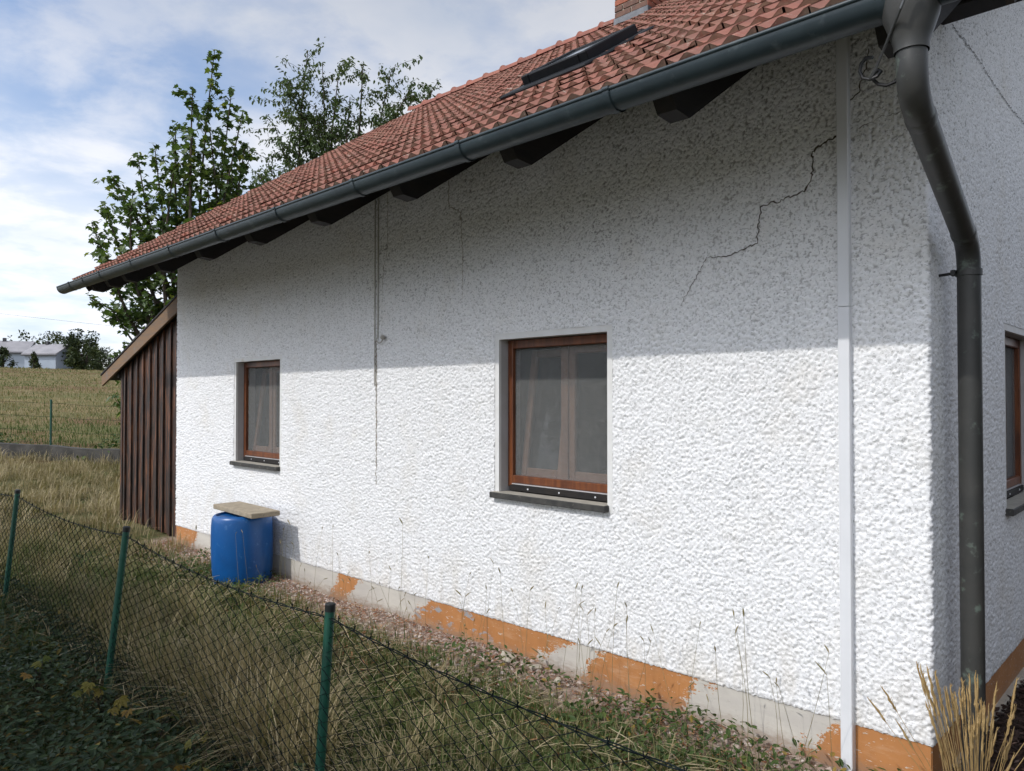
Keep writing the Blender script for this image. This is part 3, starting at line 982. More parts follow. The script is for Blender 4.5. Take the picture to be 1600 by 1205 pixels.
# skylight footprint on the slope
SKX0, SKX1, SKD0, SKD1 = -2.83, -2.20, 1.62, 2.36
cands = []
for r in range(NR):
    for c in range(NC):
        x = X0 + (c + 0.5) * TW; d = r * TL
        if SKX0 - 0.12 < x < SKX1 + 0.12 and SKD0 - 0.22 < d < SKD1 - 0.12:
            continue
        if -4.66 < x < -4.0 and d + TL > (3.84 - EAVE_Y) / ca:
            continue
        p = Vector(on_roof(x, d + TL / 2, 0.03))
        q = p - cam.location
        dep = q.dot(fwd)
        lat = q.dot(Vector((math.sin(R(YAW)), math.cos(R(YAW)), 0)))
        u = 800 + 1150 * lat / dep; v = 621 - 1150 * (q.z) / dep
        inside = -40 < u < 1640 and v > -40
        cands.append((0 if inside else 1, q.length, x, d))
cands.sort()
rest = []
for k, (ins, dist, x, d) in enumerate(cands):
    jx, jn, jr = random.uniform(-0.003, 0.003), random.uniform(-0.003, 0.005), random.uniform(-0.018, 0.018)
    M4 = Matrix.Translation(on_roof(x + jx, d, jn)) @ Matrix.Rotation(ROOF_A, 4, 'X') @ Matrix.Rotation(jr, 4, 'Z')
    if k < 300:
        o = bpy.data.objects.new('tile', tile_me)
        COL.objects.link(o)
        o.parent = roof
        o.matrix_local = M4
    else:
        A = np.array(M4)
        rest.append(tv @ A[:3, :3].T + A[:3, 3])
V = np.concatenate(rest)
F = np.concatenate([tf + i * len(tv) for i in range(len(rest))])
me = mesh_np('far_tiles', V, [F], True, {'wear': np.tile(tw, len(rest))})
try:
    me.set_sharp_from_angle(angle=R(50))
except Exception:
    pass
tag(obj('tile_field', me, MAT['tile'], roof), kind='stuff')

# filler strip that closes the waves of the first course
m = MB()
ring = [(-0.018, 0.026), (0.02, 0.026), (0.02, -0.012), (-0.018, -0.012)]
vs = [on_roof(X0 + 0.01, *q) for q in ring] + [on_roof(X1 - 0.01, *q) for q in ring]
me_f = m.add(vs, [(0, 1, 2, 3), (7, 6, 5, 4), (0, 4, 5, 1), (1, 5, 6, 2), (2, 6, 7, 3), (3, 7, 4, 0)])
me_f.build('eave_filler', MAT['tile'], roof)
# ridge caps
cap = MB()
ncap = 8
L = 0.415
for k, (xx, rr) in enumerate(((0.0, 0.104), (0.035, 0.125), (0.07, 0.100), (L, 0.088))):
    for i in range(ncap + 1):
        t = math.pi * i / ncap
        cap.v.append((xx, -math.cos(t) * rr * 1.05, math.sin(t) * rr - 0.03))
for k in range(3):
    for i in range(ncap):
        o = k * (ncap + 1)
        cap.f.append((o + i, o + ncap + 1 + i, o + ncap + 2 + i, o + i + 1))
cap_me = cap.mesh('ridge_tile', True)
cap_me.materials.append(MAT['tile'])
x = X0
while x < X1:
    if not (-4.85 < x < -4.05):
        o = bpy.data.objects.new('ridge_tile', cap_me)
        COL.objects.link(o); o.parent = roof
        o.location = (x, RIDGE_Y, RIDGE_Z + 0.035)
        o.rotation_euler = (0, random.uniform(-0.015, 0.015), 0)
    x += 0.375

# rafters with cut tails
for x in (0.115, -0.86, -1.87, -2.90, -3.93, -4.95, -5.97, -6.98, -7.95, -8.52, -9.06):
    m = MB()
    h = 0.19
    def rp(xx, d, n): return on_roof(xx, d, n)
    for xx in (x - 0.052, x + 0.052):
        pass
    ring = [(0.095, -0.062), (0.095, -0.062 - h * 0.62), (0.185, -0.062 - h), (SLOPE * 0.45, -0.062 - h), (SLOPE * 0.45, -0.062)]
    vs = [rp(x - 0.052, *p) for p in ring] + [rp(x + 0.052, *p) for p in ring]
    nn = len(ring)
    fs = [tuple(range(nn)), tuple(range(2 * nn - 1, nn - 1, -1))]
    for i in range(nn):
        j = (i + 1) % nn
        fs.append((i, i + nn, j + nn, j))
    m.add(vs, fs)
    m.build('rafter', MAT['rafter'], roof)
# eave fascia board behind the gutter, purlins poking out of the gables
m = MB()
p = [on_roof(0, 0.075, -0.015), on_roof(0, 0.095, -0.015), on_roof(0, 0.095, -0.085), on_roof(0, 0.075, -0.085)]
vs = [(X0 + 0.04, q[1], q[2]) for q in p] + [(X1 - 0.04, q[1], q[2]) for q in p]
m.add(vs, [(0, 1, 2, 3), (7, 6, 5, 4), (0, 4, 5, 1), (1, 5, 6, 2), (2, 6, 7, 3), (3, 7, 4, 0)])
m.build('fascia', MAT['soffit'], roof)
for y, z, hh in ((0.10, 3.690, 0.26), (RIDGE_Y - 0.09, RIDGE_Z - 0.36, 0.2), (1.75, 4.78, 0.19)):
    for xa, xb in ((-0.02, X1 - 0.06), (X0 + 0.06, WALL_L + 0.02)):
        MB().cbox(xa, xb, y, y + 0.17, z, z + hh, 0.006).build('purlin', MAT['rafter'], roof)
# verge boards
for xv in (X0 + 0.012, X1 - 0.012):
    for sgn in (0, 1):
        ring = [(0.06, 0.012), (0.06, -0.17), (SLOPE, -0.17), (SLOPE, 0.012)]
        vs = [on_roof(xv - 0.012, *q) for q in ring] + [on_roof(xv + 0.012, *q) for q in ring]
        if sgn:
            vs = [mir(q) for q in vs]
        m = MB().add(vs, [(0, 1, 2, 3), (7, 6, 5, 4), (0, 4, 5, 1), (1, 5, 6, 2), (2, 6, 7, 3), (3, 7, 4, 0)])
        m.build('verge_board', MAT['soffit'], roof)

# skylight
sk = bpy.data.objects.new('skylight', None)
COL.objects.link(sk); sk.parent = roof
sk.matrix_local = Matrix.Translation(on_roof((SKX0 + SKX1) / 2, (SKD0 + SKD1) / 2, 0.0)) @ Matrix.Rotation(ROOF_A, 4, 'X')
hw, hl = (SKX1 - SKX0) / 2, (SKD1 - SKD0) / 2
m = MB()
t = 0.075
m.cbox(-hw, -hw + t, -hl, hl, 0.0, 0.125, 0.008)
m.cbox(hw - t, hw, -hl, hl, 0.0, 0.125, 0.008)
m.cbox(-hw + t, hw - t, -hl + 0.001, -hl + t, 0.0, 0.123, 0.008)
m.cbox(-hw + t, hw - t, hl - t, hl - 0.001, 0.0, 0.123, 0.008)
m.build('skylight_frame', MAT['skylight_frame'], sk)
m = MB().box(-hw + t - 0.01, hw - t + 0.01, -hl + t - 0.01, hl - t + 0.01, 0.095, 0.112)
mg = simple('skylight_glass', (0.10, 0.115, 0.13), (0.09, 0.105, 0.12), 2.0, 0.06, spec=0.9)
m.build('pane', mg, sk)
m = MB()
m.cbox(-hw - 0.10, hw + 0.10, -hl - 0.20, -hl - 0.002, 0.030, 0.060, 0.01)
m.cbox(-hw - 0.11, -hw - 0.002, -hl, hl + 0.1, 0.022, 0.055, 0.01)
m.cbox(hw + 0.002, hw + 0.11, -hl, hl + 0.1, 0.022, 0.055, 0.01)
m.cbox(-hw, hw, hl + 0.002, hl + 0.12, 0.03, 0.06, 0.01)
m.build('flashing', MAT['skylight_frame'], sk)

# chimney, brick by brick
CX0, CX1, CY0, CY1 = -4.58, -4.08, 3.84, 4.34
ch = bpy.data.objects.new('chimney', None)
COL.objects.link(ch); ch.parent = house
ch['label'] = 'red and brown brick chimney with a lead collar'
MB().box(CX0 + 0.012, CX1 - 0.012, CY0 + 0.012, CY1 - 0.012, 6.2, 7.72).build('mortar_core', MAT['mortar'], ch)
bl, bh, bw, jt = 0.240, 0.068, 0.115, 0.013
bricks = {}
for key, ln in (('full', bl), ('half', bw)):
    bricks[key] = MB().cbox(-ln / 2, ln / 2, 0, 0.03, 0, bh, 0.004).mesh('brick')
cx, cy = (CX0 + CX1) / 2, (CY0 + CY1) / 2
W = CX1 - CX0
z = 6.705
row = 0
while z < 7.63:
    for side in range(4):
        lens = [bl, bl] if row % 2 == 0 else [bw, bl, bw]
        span = sum(lens) + jt * (len(lens) - 1)
        off = -span / 2
        for ln in lens:
            key = 'full' if ln == bl else 'half'
            mt = MAT['brick_red'] if random.random() < 0.55 else MAT['brick_brown']
            o = bpy.data.objects.new('brick', bricks[key])
            if len(bricks[key].materials) == 0:
                bricks[key].materials.append(MAT['brick_red'])
            COL.objects.link(o); o.parent = ch
            o.material_slots[0].link = 'OBJECT'
            o.material_slots[0].material = mt
            ang = side * math.pi / 2
            M4 = Matrix.Translation((cx, cy, z)) @ Matrix.Rotation(ang, 4, 'Z') @ Matrix.Translation((off + ln / 2, -W / 2 - random.uniform(0, 0.003), 0))
            o.matrix_local = M4
            off += ln + jt
    z += bh + jt
    row += 1
m = MB()
m.cbox(CX0 - 0.012, CX1 + 0.012, CY0 - 0.012, CY1 + 0.012, 6.40, 6.70, 0.006)
m.build('lead_collar', MAT['lead'], ch)
MB().cbox(CX0 - 0.06, CX1 + 0.06, CY0 - 0.06, CY1 + 0.06, 7.7, 7.78, 0.01).build('chimney_cap', MAT['mortar'], ch)

# ---- gutter
GY, GZ, GR = -1.035, 3.255, 0.075
gut = bpy.data.objects.new('gutter', None)
COL.objects.link(gut); gut.parent = house
gut['label'] = 'long half-round dark grey gutter under the tiles'
GX0, GX1 = -9.72, 0.47


def gutter_geo(xa, xb, rad, th=0.0025, a0=-6, bead=True, n=18):
    prof = []
    for i in range(n + 1):
        t = math.pi * i / n
        prof.append((GY - rad * math.cos(t), GZ - rad * math.sin(t)))
    inner = [(GY - (rad - th) * math.cos(math.pi * i / n), GZ - (rad - th) * math.sin(math.pi * i / n)) for i in range(n, -1, -1)]
    ring = prof + inner
    k = len(ring)
    vs = [(xa, *q) for q in ring] + [(xb, *q) for q in ring]
    fs = [(i, (i + 1) % k, (i + 1) % k + k, i + k) for i in range(k)]
    m = MB().add(vs, fs)
    if bead:
        m.tube([(xa, GY - rad + 0.002, GZ + 0.004), (xb, GY - rad + 0.002, GZ + 0.004)], 0.0095, 10)
    return m


gutter_geo(GX0, GX1, GR).build('channel', MAT['gutter'], gut, True)
for x in (0.145, -1.03, -2.05, -3.08, -4.10, -5.12, -6.12, -7.12, -8.10, -8.70, -9.22):
    m = gutter_geo(x - 0.017, x + 0.017, GR + 0.007, 0.006, bead=False)
    m.tube([(x - 0.017, GY - GR - 0.001, GZ + 0.005), (x + 0.017, GY - GR - 0.001, GZ + 0.005)], 0.0125, 10)
    m.build('gutter_bracket', MAT['gutter'], gut, True)
for xe in (GX0, GX1):
    n = 18
    ring = [(GY - (GR + 0.002) * math.cos(math.pi * i / n), GZ - (GR + 0.002) * math.sin(math.pi * i / n)) for i in range(n + 1)]
    vs = [(xe - 0.004, *q) for q in ring] + [(xe + 0.004, *q) for q in ring]
    k = n + 1
    fs = [tuple(range(k)), tuple(range(2 * k - 1, k - 1, -1))] + [(i, i + k, (i + 1) % k + k, (i + 1) % k) for i in range(k)]
    MB().add(vs, fs).build('stop_end', MAT['gutter'], gut)

# ---- downpipe
dp = bpy.data.objects.new('downpipe', None)
COL.objects.link(dp); dp.parent = house
dp['label'] = 'dark grey drainpipe with a swan neck at the corner'
fx = 0.222
m = MB()
m.lathe([(0.098, 0.04), (0.097, -0.03), (0.088, -0.09), (0.066, -0.155), (0.056, -0.185), (0.056, -0.21)], (fx, GY, GZ), 28)
m.build('outlet_funnel', MAT['pipe'], dp, True)
PX, PY = 0.125, 0.19
path = [Vector((fx, GY, 3.075)), Vector((fx, GY, 2.90)), Vector((PX, PY, 2.56)), Vector((PX, PY, 0.03))]


def rounded(path, r, n=7):
    out = [path[0]]
    for i in range(1, len(path) - 1):
        a = (path[i - 1] - path[i]).normalized(); b = (path[i + 1] - path[i]).normalized()
        for k in range(n + 1):
            t = k / n
            p0 = path[i] + a * r; p2 = path[i] + b * r
            out.append((1 - t) ** 2 * p0 + 2 * t * (1 - t) * path[i] + t * t * p2)
    out.append(path[-1])
    return out


pp = rounded(path, 0.12)
MB().tube(pp, 0.050, 24).build('pipe', MAT['pipe'], dp, True)
for ia, ib in ((8, 9), (9, 8)):
    q0 = pp[ia]; dq = (pp[ib] - pp[ia]).normalized()
    MB().tube([q0 + dq * 0.01, q0 + dq * 0.018, q0 + dq * 0.05, q0 + dq * 0.058], [0.0502, 0.0525, 0.0525, 0.0502], 24).build('sleeve', MAT['pipe'], dp, True)
for p0, p1 in (((fx, GY, 3.072), (fx, GY, 3.045)), ((PX, PY, 2.455), (PX, PY, 2.425))):
    MB().tube([p0, p1], 0.0555, 24).build('pipe_clamp', MAT['pipe'], dp, True)
for z in (2.44,):
    m = MB().tube([(PX - 0.05, PY - 0.035, z), (-0.01, PY - 0.035, z - 0.006)], 0.007, 8)
    m.cbox(PX - 0.066, PX - 0.045, PY - 0.055, PY - 0.02, z - 0.014, z + 0.014, 0.003)
    m.build('wall_hook', MAT['cable_black'], dp)
# lightning strap and loose cable by the funnel
m = MB()
m.tube([(0.262, -1.165, 3.23), (0.222, -1.150, 3.155), (0.10, -1.00, 3.05), (0.058, -0.95, 3.03)], 0.0048, 8)
m.build('strap', MAT['zinc'], dp)
lp = [(0.068, 3.105), (0.045, 3.112), (0.026, 3.098), (0.018, 3.072), (0.028, 3.045), (0.052, 3.034), (0.075, 3.040), (0.088, 3.056), (0.078, 3.066), (0.060, 3.058), (0.055, 3.040), (0.072, 3.018), (0.100, 3.006), (0.128, 3.012), (0.146, 3.034), (0.155, 3.065)]
MB().tube([(x_, -0.95 + 0.004 * k, z_) for k, (x_, z_) in enumerate(lp)], 0.0068, 8).build('cable', MAT['cable_black'], house, True)

# ---- white duct, cables, crack, stains on the wall
dct = MB().cbox(-0.397, -0.341, -0.045, 0.012, -0.12, 2.300, 0.003).build('cable_duct', MAT['duct'], house)
dct['label'] = 'white plastic cable duct running down the wall'
MB().cbox(-0.397, -0.341, -0.045, 0.012, 2.302, 3.90, 0.003).build('cable_duct', MAT['duct'], house)
for k, x in enumerate((-4.362, -4.315)):
    MB().tube([(x, -0.014, 3.75), (x + 0.002, -0.016, 3.2), (x - 0.001, -0.014, 2.8), (x + 0.001, -0.016, 2.36 if k else 1.95)], 0.0055, 6).build('wall_cable', MAT['cable_white'], house)
hook = [(-4.314, -0.016, 2.37)] + [(-4.27 - 0.044 * math.cos(math.pi * k / 8), -0.03, 2.36 - 0.04 * math.sin(math.pi * k / 8)) for k in range(9)]
m = MB().tube(hook, 0.005, 6)
m.lathe([(0.0, -0.022), (0.018, -0.015), (0.024, 0.0), (0.018, 0.015), (0.0, 0.022)], (-4.222, -0.03, 2.368), 10)
m.build('cable_end', MAT['cable_white'], house, True)


OFFS = np.array([(a_, b_) for a_ in (-0.008, 0, 0.008) for b_ in (-0.008, 0, 0.008)]).T


def ribbon(name, pts, w0, w1, mt, seed, step=0.012, jit=0.007, lift=0.0015):
    g = random.Random(seed)
    path = []
    for (x0, z0), (x1, z1) in zip(pts[:-1], pts[1:]):
        n = max(2, int(math.hypot(x1 - x0, z1 - z0) / step))
        for k in range(n):
            t = k / n
            path.append((x0 + (x1 - x0) * t, z0 + (z1 - z0) * t))
    path.append(pts[-1])
    path = [(x + g.uniform(-jit, jit), z + g.uniform(-jit, jit)) for x, z in path]
    vs = []; fs = []
    for i, (x, z) in enumerate(path):
        xa, za = path[max(i - 1, 0)]; xb, zb = path[min(i + 1, len(path) - 1)]
        dx, dz = xb - xa, zb - za
        l = math.hypot(dx, dz) or 1
        w = (w0 + (w1 - w0) * i / len(path)) * g.uniform(0.45, 1.25) / 2
        nx, nz = -dz / l * w, dx / l * w
        for s in (-1, 0, 1):
            qx, qz = x + s * nx, z + s * nz
            h = float(sample_h(qx + OFFS[0], qz + OFFS[1]).max()) * AMP
            vs.append((qx, -h - lift, qz))
    for i in range(len(path) - 1):
        for s in (0, 1):
            a = i * 3 + s
            fs.append((a, a + 1, a + 4, a + 3))
    return MB().add(vs, fs).build(name, mt, house)


ribbon('crack', [(-0.40, 3.171), (-0.47, 3.155), (-0.533, 3.120), (-0.528, 3.05), (-0.54, 2.966), (-0.575, 2.925), (-0.645, 2.909), (-0.72, 2.895), (-0.805, 2.893),
                 (-0.825, 2.80), (-0.832, 2.690), (-0.90, 2.672), (-1.002, 2.645), (-1.141, 2.652), (-1.18, 2.58), (-1.24, 2.50), (-1.31, 2.383)], 0.0110, 0.003, MAT['crack'], 3)
ribbon('crack', [(-0.335, 3.34), (-0.30, 3.36), (-0.285, 3.42), (-0.26, 3.50), (-0.255, 3.56)], 0.008, 0.006, MAT['crack'], 4)
ribbon('crack', [(-0.30, 3.18), (-0.2, 3.215), (-0.08, 3.21)], 0.003, 0.002, MAT['crack'], 5)
ribbon('stain', [(-4.345, 2.35), (-4.345, 1.9), (-4.34, 1.5), (-4.342, 1.10)], 0.016, 0.010, MAT['stain'], 6, jit=0.006, lift=0.0003)
ribbon('stain', [(-4.18, 3.60), (-4.185, 3.1), (-4.24, 2.98), (-4.25, 2.75)], 0.007, 0.004, MAT['stain'], 7)
ribbon('stain', [(-3.38, 3.55), (-3.38, 3.35), (-3.24, 3.28), (-3.22, 2.9), (-3.22, 2.6)], 0.007, 0.004, MAT['stain'], 8)
# crack on the gable wall
GC0, GC1 = (0.42, 3.748), (2.75, 3.738)
g = random.Random(5)
pts = []
for k in range(160):
    t = k / 159
    y = GC0[0] + (GC1[0] - GC0[0]) * t; z = GC0[1] + (GC1[1] - GC0[1]) * t + 0.012 * math.sin(9 * t)
    pts.append((y + g.uniform(-.008, .008), z + g.uniform(-.008, .008)))
vs = []; fs = []
for i, (y, z) in enumerate(pts):
    w = g.uniform(0.002, 0.0045)
    for s in (-1, 1):
        h = float(sample_h(y + OFFS[0], z + OFFS[1]).max()) * AMP
        vs.append((h + 0.0015, y + s * w * 0.4, z + s * w))
for i in range(len(pts) - 1):
    fs.append((2 * i, 2 * i + 1, 2 * i + 3, 2 * i + 2))
MB().add(vs, fs).build('crack', MAT['stain_dark'], house)

# ------------------------------------------------------------------ lean-to shed at the far end
shed = thing('shed', 'dark brown board-clad lean-to shed at the far end of the house', 'shed', (-10, 0.12, 0))
shed_inv = Matrix.Translation((10, -0.12, 0))


def sh_build(mb, name, mt, smooth=False):
    o = mb.build(name, mt, shed, smooth)
    o.matrix_parent_inverse = shed_inv
    return o


def rake_z(x):      # underside of the roof along the front
    return 2.96 + 0.318 * (x - WALL_L)


x = WALL_L - 0.012
k = 0
bwid = 0.244
while x > -10.98:
    xa = max(x - bwid + 0.012, -11.02)
    yj = random.uniform(-0.004, 0.004)
    zb = 0.02 + random.uniform(-0.03, 0.05)
    m = MB()
    vs = []
    for yy in (0.12 + yj, 0.142 + yj):
        vs += [(xa, yy, zb), (x, yy, zb), (x, yy, rake_z(x) + 0.05), (xa, yy, rake_z(xa) + 0.05)]
    m.add(vs, [(0, 1, 2, 3), (7, 6, 5, 4), (0, 4, 5, 1), (1, 5, 6, 2), (2, 6, 7, 3), (3, 7, 4, 0)])
    sh_build(m, 'board', MAT['board'])
    # cover batten over the joint
    m = MB()
    xb0, xb1 = xa - 0.030 - random.uniform(0, 0.012), xa + 0.022 + random.uniform(0, 0.012)
    vs = []
    for yy in (0.092 + yj, 0.118):
        vs += [(xb0, yy, zb), (xb1, yy, zb), (xb1, yy, rake_z(xb1) + 0.04), (xb0, yy, rake_z(xb0) + 0.04)]
    m.add(vs, [(0, 1, 2, 3), (7, 6, 5, 4), (0, 4, 5, 1), (1, 5, 6, 2), (2, 6, 7, 3), (3, 7, 4, 0)])
    sh_build(m, 'batten', MAT['board'])
    x -= bwid
    k += 1
xl, xr = -11.62, WALL_L - 0.004
m = MB()
vs = []
for yy in (0.0, 0.03):
    vs += [(xl, yy, rake_z(xl)), (xr, yy, rake_z(xr)), (xr, yy, rake_z(xr) + 0.20), (xl, yy, rake_z(xl) + 0.16)]
m.add(vs, [(0, 1, 2, 3), (7, 6, 5, 4), (0, 4, 5, 1), (1, 5, 6, 2), (2, 6, 7, 3), (3, 7, 4, 0)])
sh_build(m, 'rake_board', MAT['rake'])
m = MB()
vs = []
for yy in (0.032, 3.4):
    vs += [(xl - 0.02, yy, rake_z(xl) + 0.09), (xr, yy, rake_z(xr) + 0.09), (xr, yy, rake_z(xr) + 0.15), (xl - 0.02, yy, rake_z(xl) + 0.15)]
m.add(vs, [(0, 1, 2, 3), (7, 6, 5, 4), (0, 4, 5, 1), (1, 5, 6, 2), (2, 6, 7, 3), (3, 7, 4, 0)])
sh_build(m, 'roof_sheet', MAT['felt'])
m = MB()
vs = []
for yy in (-0.012, 0.05):
    vs += [(xl - 0.035, yy, rake_z(xl) + 0.158), (xr, yy, rake_z(xr) + 0.198), (xr, yy, rake_z(xr) + 0.222), (xl - 0.035, yy, rake_z(xl) + 0.182)]
m.add(vs, [(0, 1, 2, 3), (7, 6, 5, 4), (0, 4, 5, 1), (1, 5, 6, 2), (2, 6, 7, 3), (3, 7, 4, 0)])
sh_build(m, 'edge_strip', MAT['rafter'])
sh_build(MB().box(-11.05, -11.0, 0.145, 3.3, 0.0, rake_z(-11.05) + 0.08), 'side_wall', MAT['board'])
sh_build(MB().box(-11.0, WALL_L, 3.26, 3.3, 0.0, rake_z(-11.0) + 0.08), 'rear_wall', MAT['board'])
sh_build(MB().cbox(-11.14, -11.04, 0.06, 3.3, rake_z(-11.1) - 0.05, rake_z(-11.1) + 0.085, 0.005), 'eave_beam', MAT['rafter'])

# ------------------------------------------------------------------ blue barrel and its slab
bx, by = -6.185, -0.325
prof = [(0.255, 0.0), (0.275, 0.012), (0.284, 0.04), (0.287, 0.10), (0.292, 0.17), (0.296, 0.27), (0.2972, 0.33), (0.2985, 0.40), (0.2978, 0.485), (0.296, 0.53), (0.294, 0.58), (0.290, 0.63), (0.286, 0.658), (0.276, 0.680), (0.262, 0.692),
        (0.250, 0.694), (0.244, 0.684), (0.238, 0.672)]
bar = MB().lathe(prof, (0, 0, 0), 48).build('barrel', MAT['blue'], None, True)
bar.location = (bx, by, -0.02)
bar.rotation_euler = (R(0.5), R(-0.6), 0.3)
tag(bar, 'blue plastic barrel standing against the white wall', 'barrel')
sl = MB().cbox(-0.50, 0.50, -0.145, 0.145, 0.0, 0.050, 0.006)
slab = sl.build('concrete_slab', MAT['slab'])
slab.location = (-6.215, -0.285, 0.678)
slab.rotation_euler = (R(0.6), R(-0.7), R(-4.0))
tag(slab, 'long weathered concrete slab lying across the blue barrel', 'slab')

# ------------------------------------------------------------------ chain-link fence in front
FY = -2.18
posts = [((-1.66, -2.15, 1.005), (-1.71, -2.205)), ((-4.00, -2.155, 1.035), (-4.11, -2.255)), ((-6.72, -2.155, 1.03), (-6.82, -2.25)), ((-9.2, -2.16, 1.02), (-9.25, -2.22)),
         ((-11.7, -2.17, 1.06), (-11.75, -2.22)), ((0.75, -2.15, 1.00), (0.72, -2.20)), ((3.2, -2.15, 1.0), (3.2, -2.2))]
posts.sort(key=lambda p: p[0][0])
fence = thing('chain_link_fence', 'low green chain-link fence with leaning posts along the grass', 'fence', (-4, FY, 0))
finv = Matrix.Translation((4, -FY, 0))


def f_build(mb, name, mt, parent=None, smooth=False):
    o = mb.build(name, mt, parent or fence, smooth)
    if parent is None:
        o.matrix_parent_inverse = finv
    return o


for (tx, ty, tz), (bx_, by_) in posts:
    t = Vector((tx, ty, tz)); b = Vector((bx_, by_, -0.25)); d = (t - b).normalized()
    p = f_build(MB().tube([b, t - d * 0.028], 0.0205, 16), 'post', MAT['post'], None, True)
    c = MB().tube([t - d * 0.032, t - d * 0.004, t], [0.0222, 0.0222, 0.0185], 16).build('post_cap', MAT['cap'], p, True)
for (a, a2), (b, b2) in zip(posts[:-1], posts[1:]):
    xa, xb = a[0], b[0]
    pitch = 0.058
    n = int(round((xb - xa) / pitch))
    pitch = (xb - xa) / n
    vh = 0.058
    def top(x):
        t = (x - xa) / (xb - xa)
        return (a[2] + (b[2] - a[2]) * t) - 0.055 - 0.05 * 4 * t * (1 - t)
    m = MB()
    vs_all = []; fs_all = []
    rw = 0.0025
    for i in range(n):
        xc = xa + (i + 0.5) * pitch
        zt = top(xc)
        nz = int((zt - 0.03) / (vh / 2))
        pts = []
        for k in range(nz + 1):
            z = zt - k * vh / 2
            s = 1 if (k + i) % 2 == 0 else -1
            lean = -0.085 * (1 - z)
            wob = 0.009 * math.sin(3.1 * xc + 7 * z) + 0.003 * math.sin(17 * xc + 23 * z)
            pts.append(Vector((xc + s * pitch * 0.5 - 0.06 * (1 - z) + wob, -2.157 + lean + s * 0.002 + 0.008 * math.sin(2.3 * xc + 5 * z), z)))
        # barb at the top
        pts = [pts[0] + Vector((0.006 * (1 if i % 2 else -1), 0.004, 0.017))] + pts
        m.tube(pts, rw, 3, False)
    f_build(m, 'wire_mesh', MAT['wire'])
    m = MB()
    for q, zoff in ((0, -0.004), (1, 0.004)):
        pts = []
        for k in range(61):
            x = xa + (xb - xa) * k / 60
            pts.append((x, -2.160 + 0.004 * math.cos(k * 0.9 + q * 3.14), top(x) + 0.004 * math.sin(k * 0.9 + q * 3.14)))
        m.tube(pts, 0.0022, 5, False)
    f_build(m, 'top_wire', MAT['wire'])

# ------------------------------------------------------------------ foliage helpers
def rotmats(n, tilt_lo, tilt_hi, g):
    """random yaw, tilt from flat, roll"""
    yaw = g.uniform(0, 2 * np.pi, n); tl = g.uniform(tilt_lo, tilt_hi, n); ro = g.uniform(-0.5, 0.5, n)
    cy, sy = np.cos(yaw), np.sin(yaw); ct, st = np.cos(tl), np.sin(tl); cr, sr = np.cos(ro), np.sin(ro)
    Z = np.zeros(n); O = np.ones(n)
    Ry = np.stack([np.stack([cy, -sy, Z], -1), np.stack([sy, cy, Z], -1), np.stack([Z, Z, O], -1)], 1)
    Rt = np.stack([np.stack([O, Z, Z], -1), np.stack([Z, ct, -st], -1), np.stack([Z, st, ct], -1)], 1)
    Rr = np.stack([np.stack([cr, Z, sr], -1), np.stack([Z, O, Z], -1), np.stack([-sr, Z, cr], -1)], 1)
    return Ry @ Rt @ Rr


def leaf_cloud(name, tv, tfs, P, RM, S, tint, mt, parent=None):
    P = np.asarray(P); n = len(P)
    V = np.einsum('nij,vj->nvi', RM, tv) * np.asarray(S)[:, None, None] + P[:, None, :]
    off = (np.arange(n) * len(tv))[:, None, None]
    fs = [(np.asarray(f)[None] + off).reshape(-1, np.asarray(f).shape[1]) for f in tfs]
    me = mesh_np(name, V.reshape(-1, 3), fs, False, {'tint': np.repeat(tint, len(tv))})
    return obj(name, me, mt, parent)


# leaf templates: base at origin, tip along -y (so that a positive tilt hangs it down)
MAPLE = np.array([(0, 0, 0), (0.16, -0.02, .02), (0.46, -0.10, .05), (0.30, -0.30, .04), (0.52, -0.52, .02), (0.22, -0.60, .03), (0.0, -1.0, -.04),
                  (-0.22, -0.60, .03), (-0.52, -0.52, .02), (-0.30, -0.30, .04), (-0.46, -0.10, .05), (-0.16, -0.02, .02), (0, -0.42, -.03)])
MAPLE_F = [[(12, i, i + 1) for i in range(0, 11)] + [(12, 11, 0)]]
OVAL = np.array([(0, 0, 0), (0.22, -0.30, .05), (0.20, -0.68, .04), (0, -1.0, -.06), (-0.20, -0.68, .04), (-0.22, -0.30, .05), (0, -0.5, -.03)])
OVAL_F = [[(6, 0, 1), (6, 1, 2), (6, 2, 3), (6, 3, 4), (6, 4, 5), (6, 5, 0)]]
DIAM = np.array([(0, 0, 0), (0.30, -0.45, .05), (0, -1, 0), (-0.30, -0.45, .05)])
DIAM_F = [[(0, 1, 2), (0, 2, 3)]]


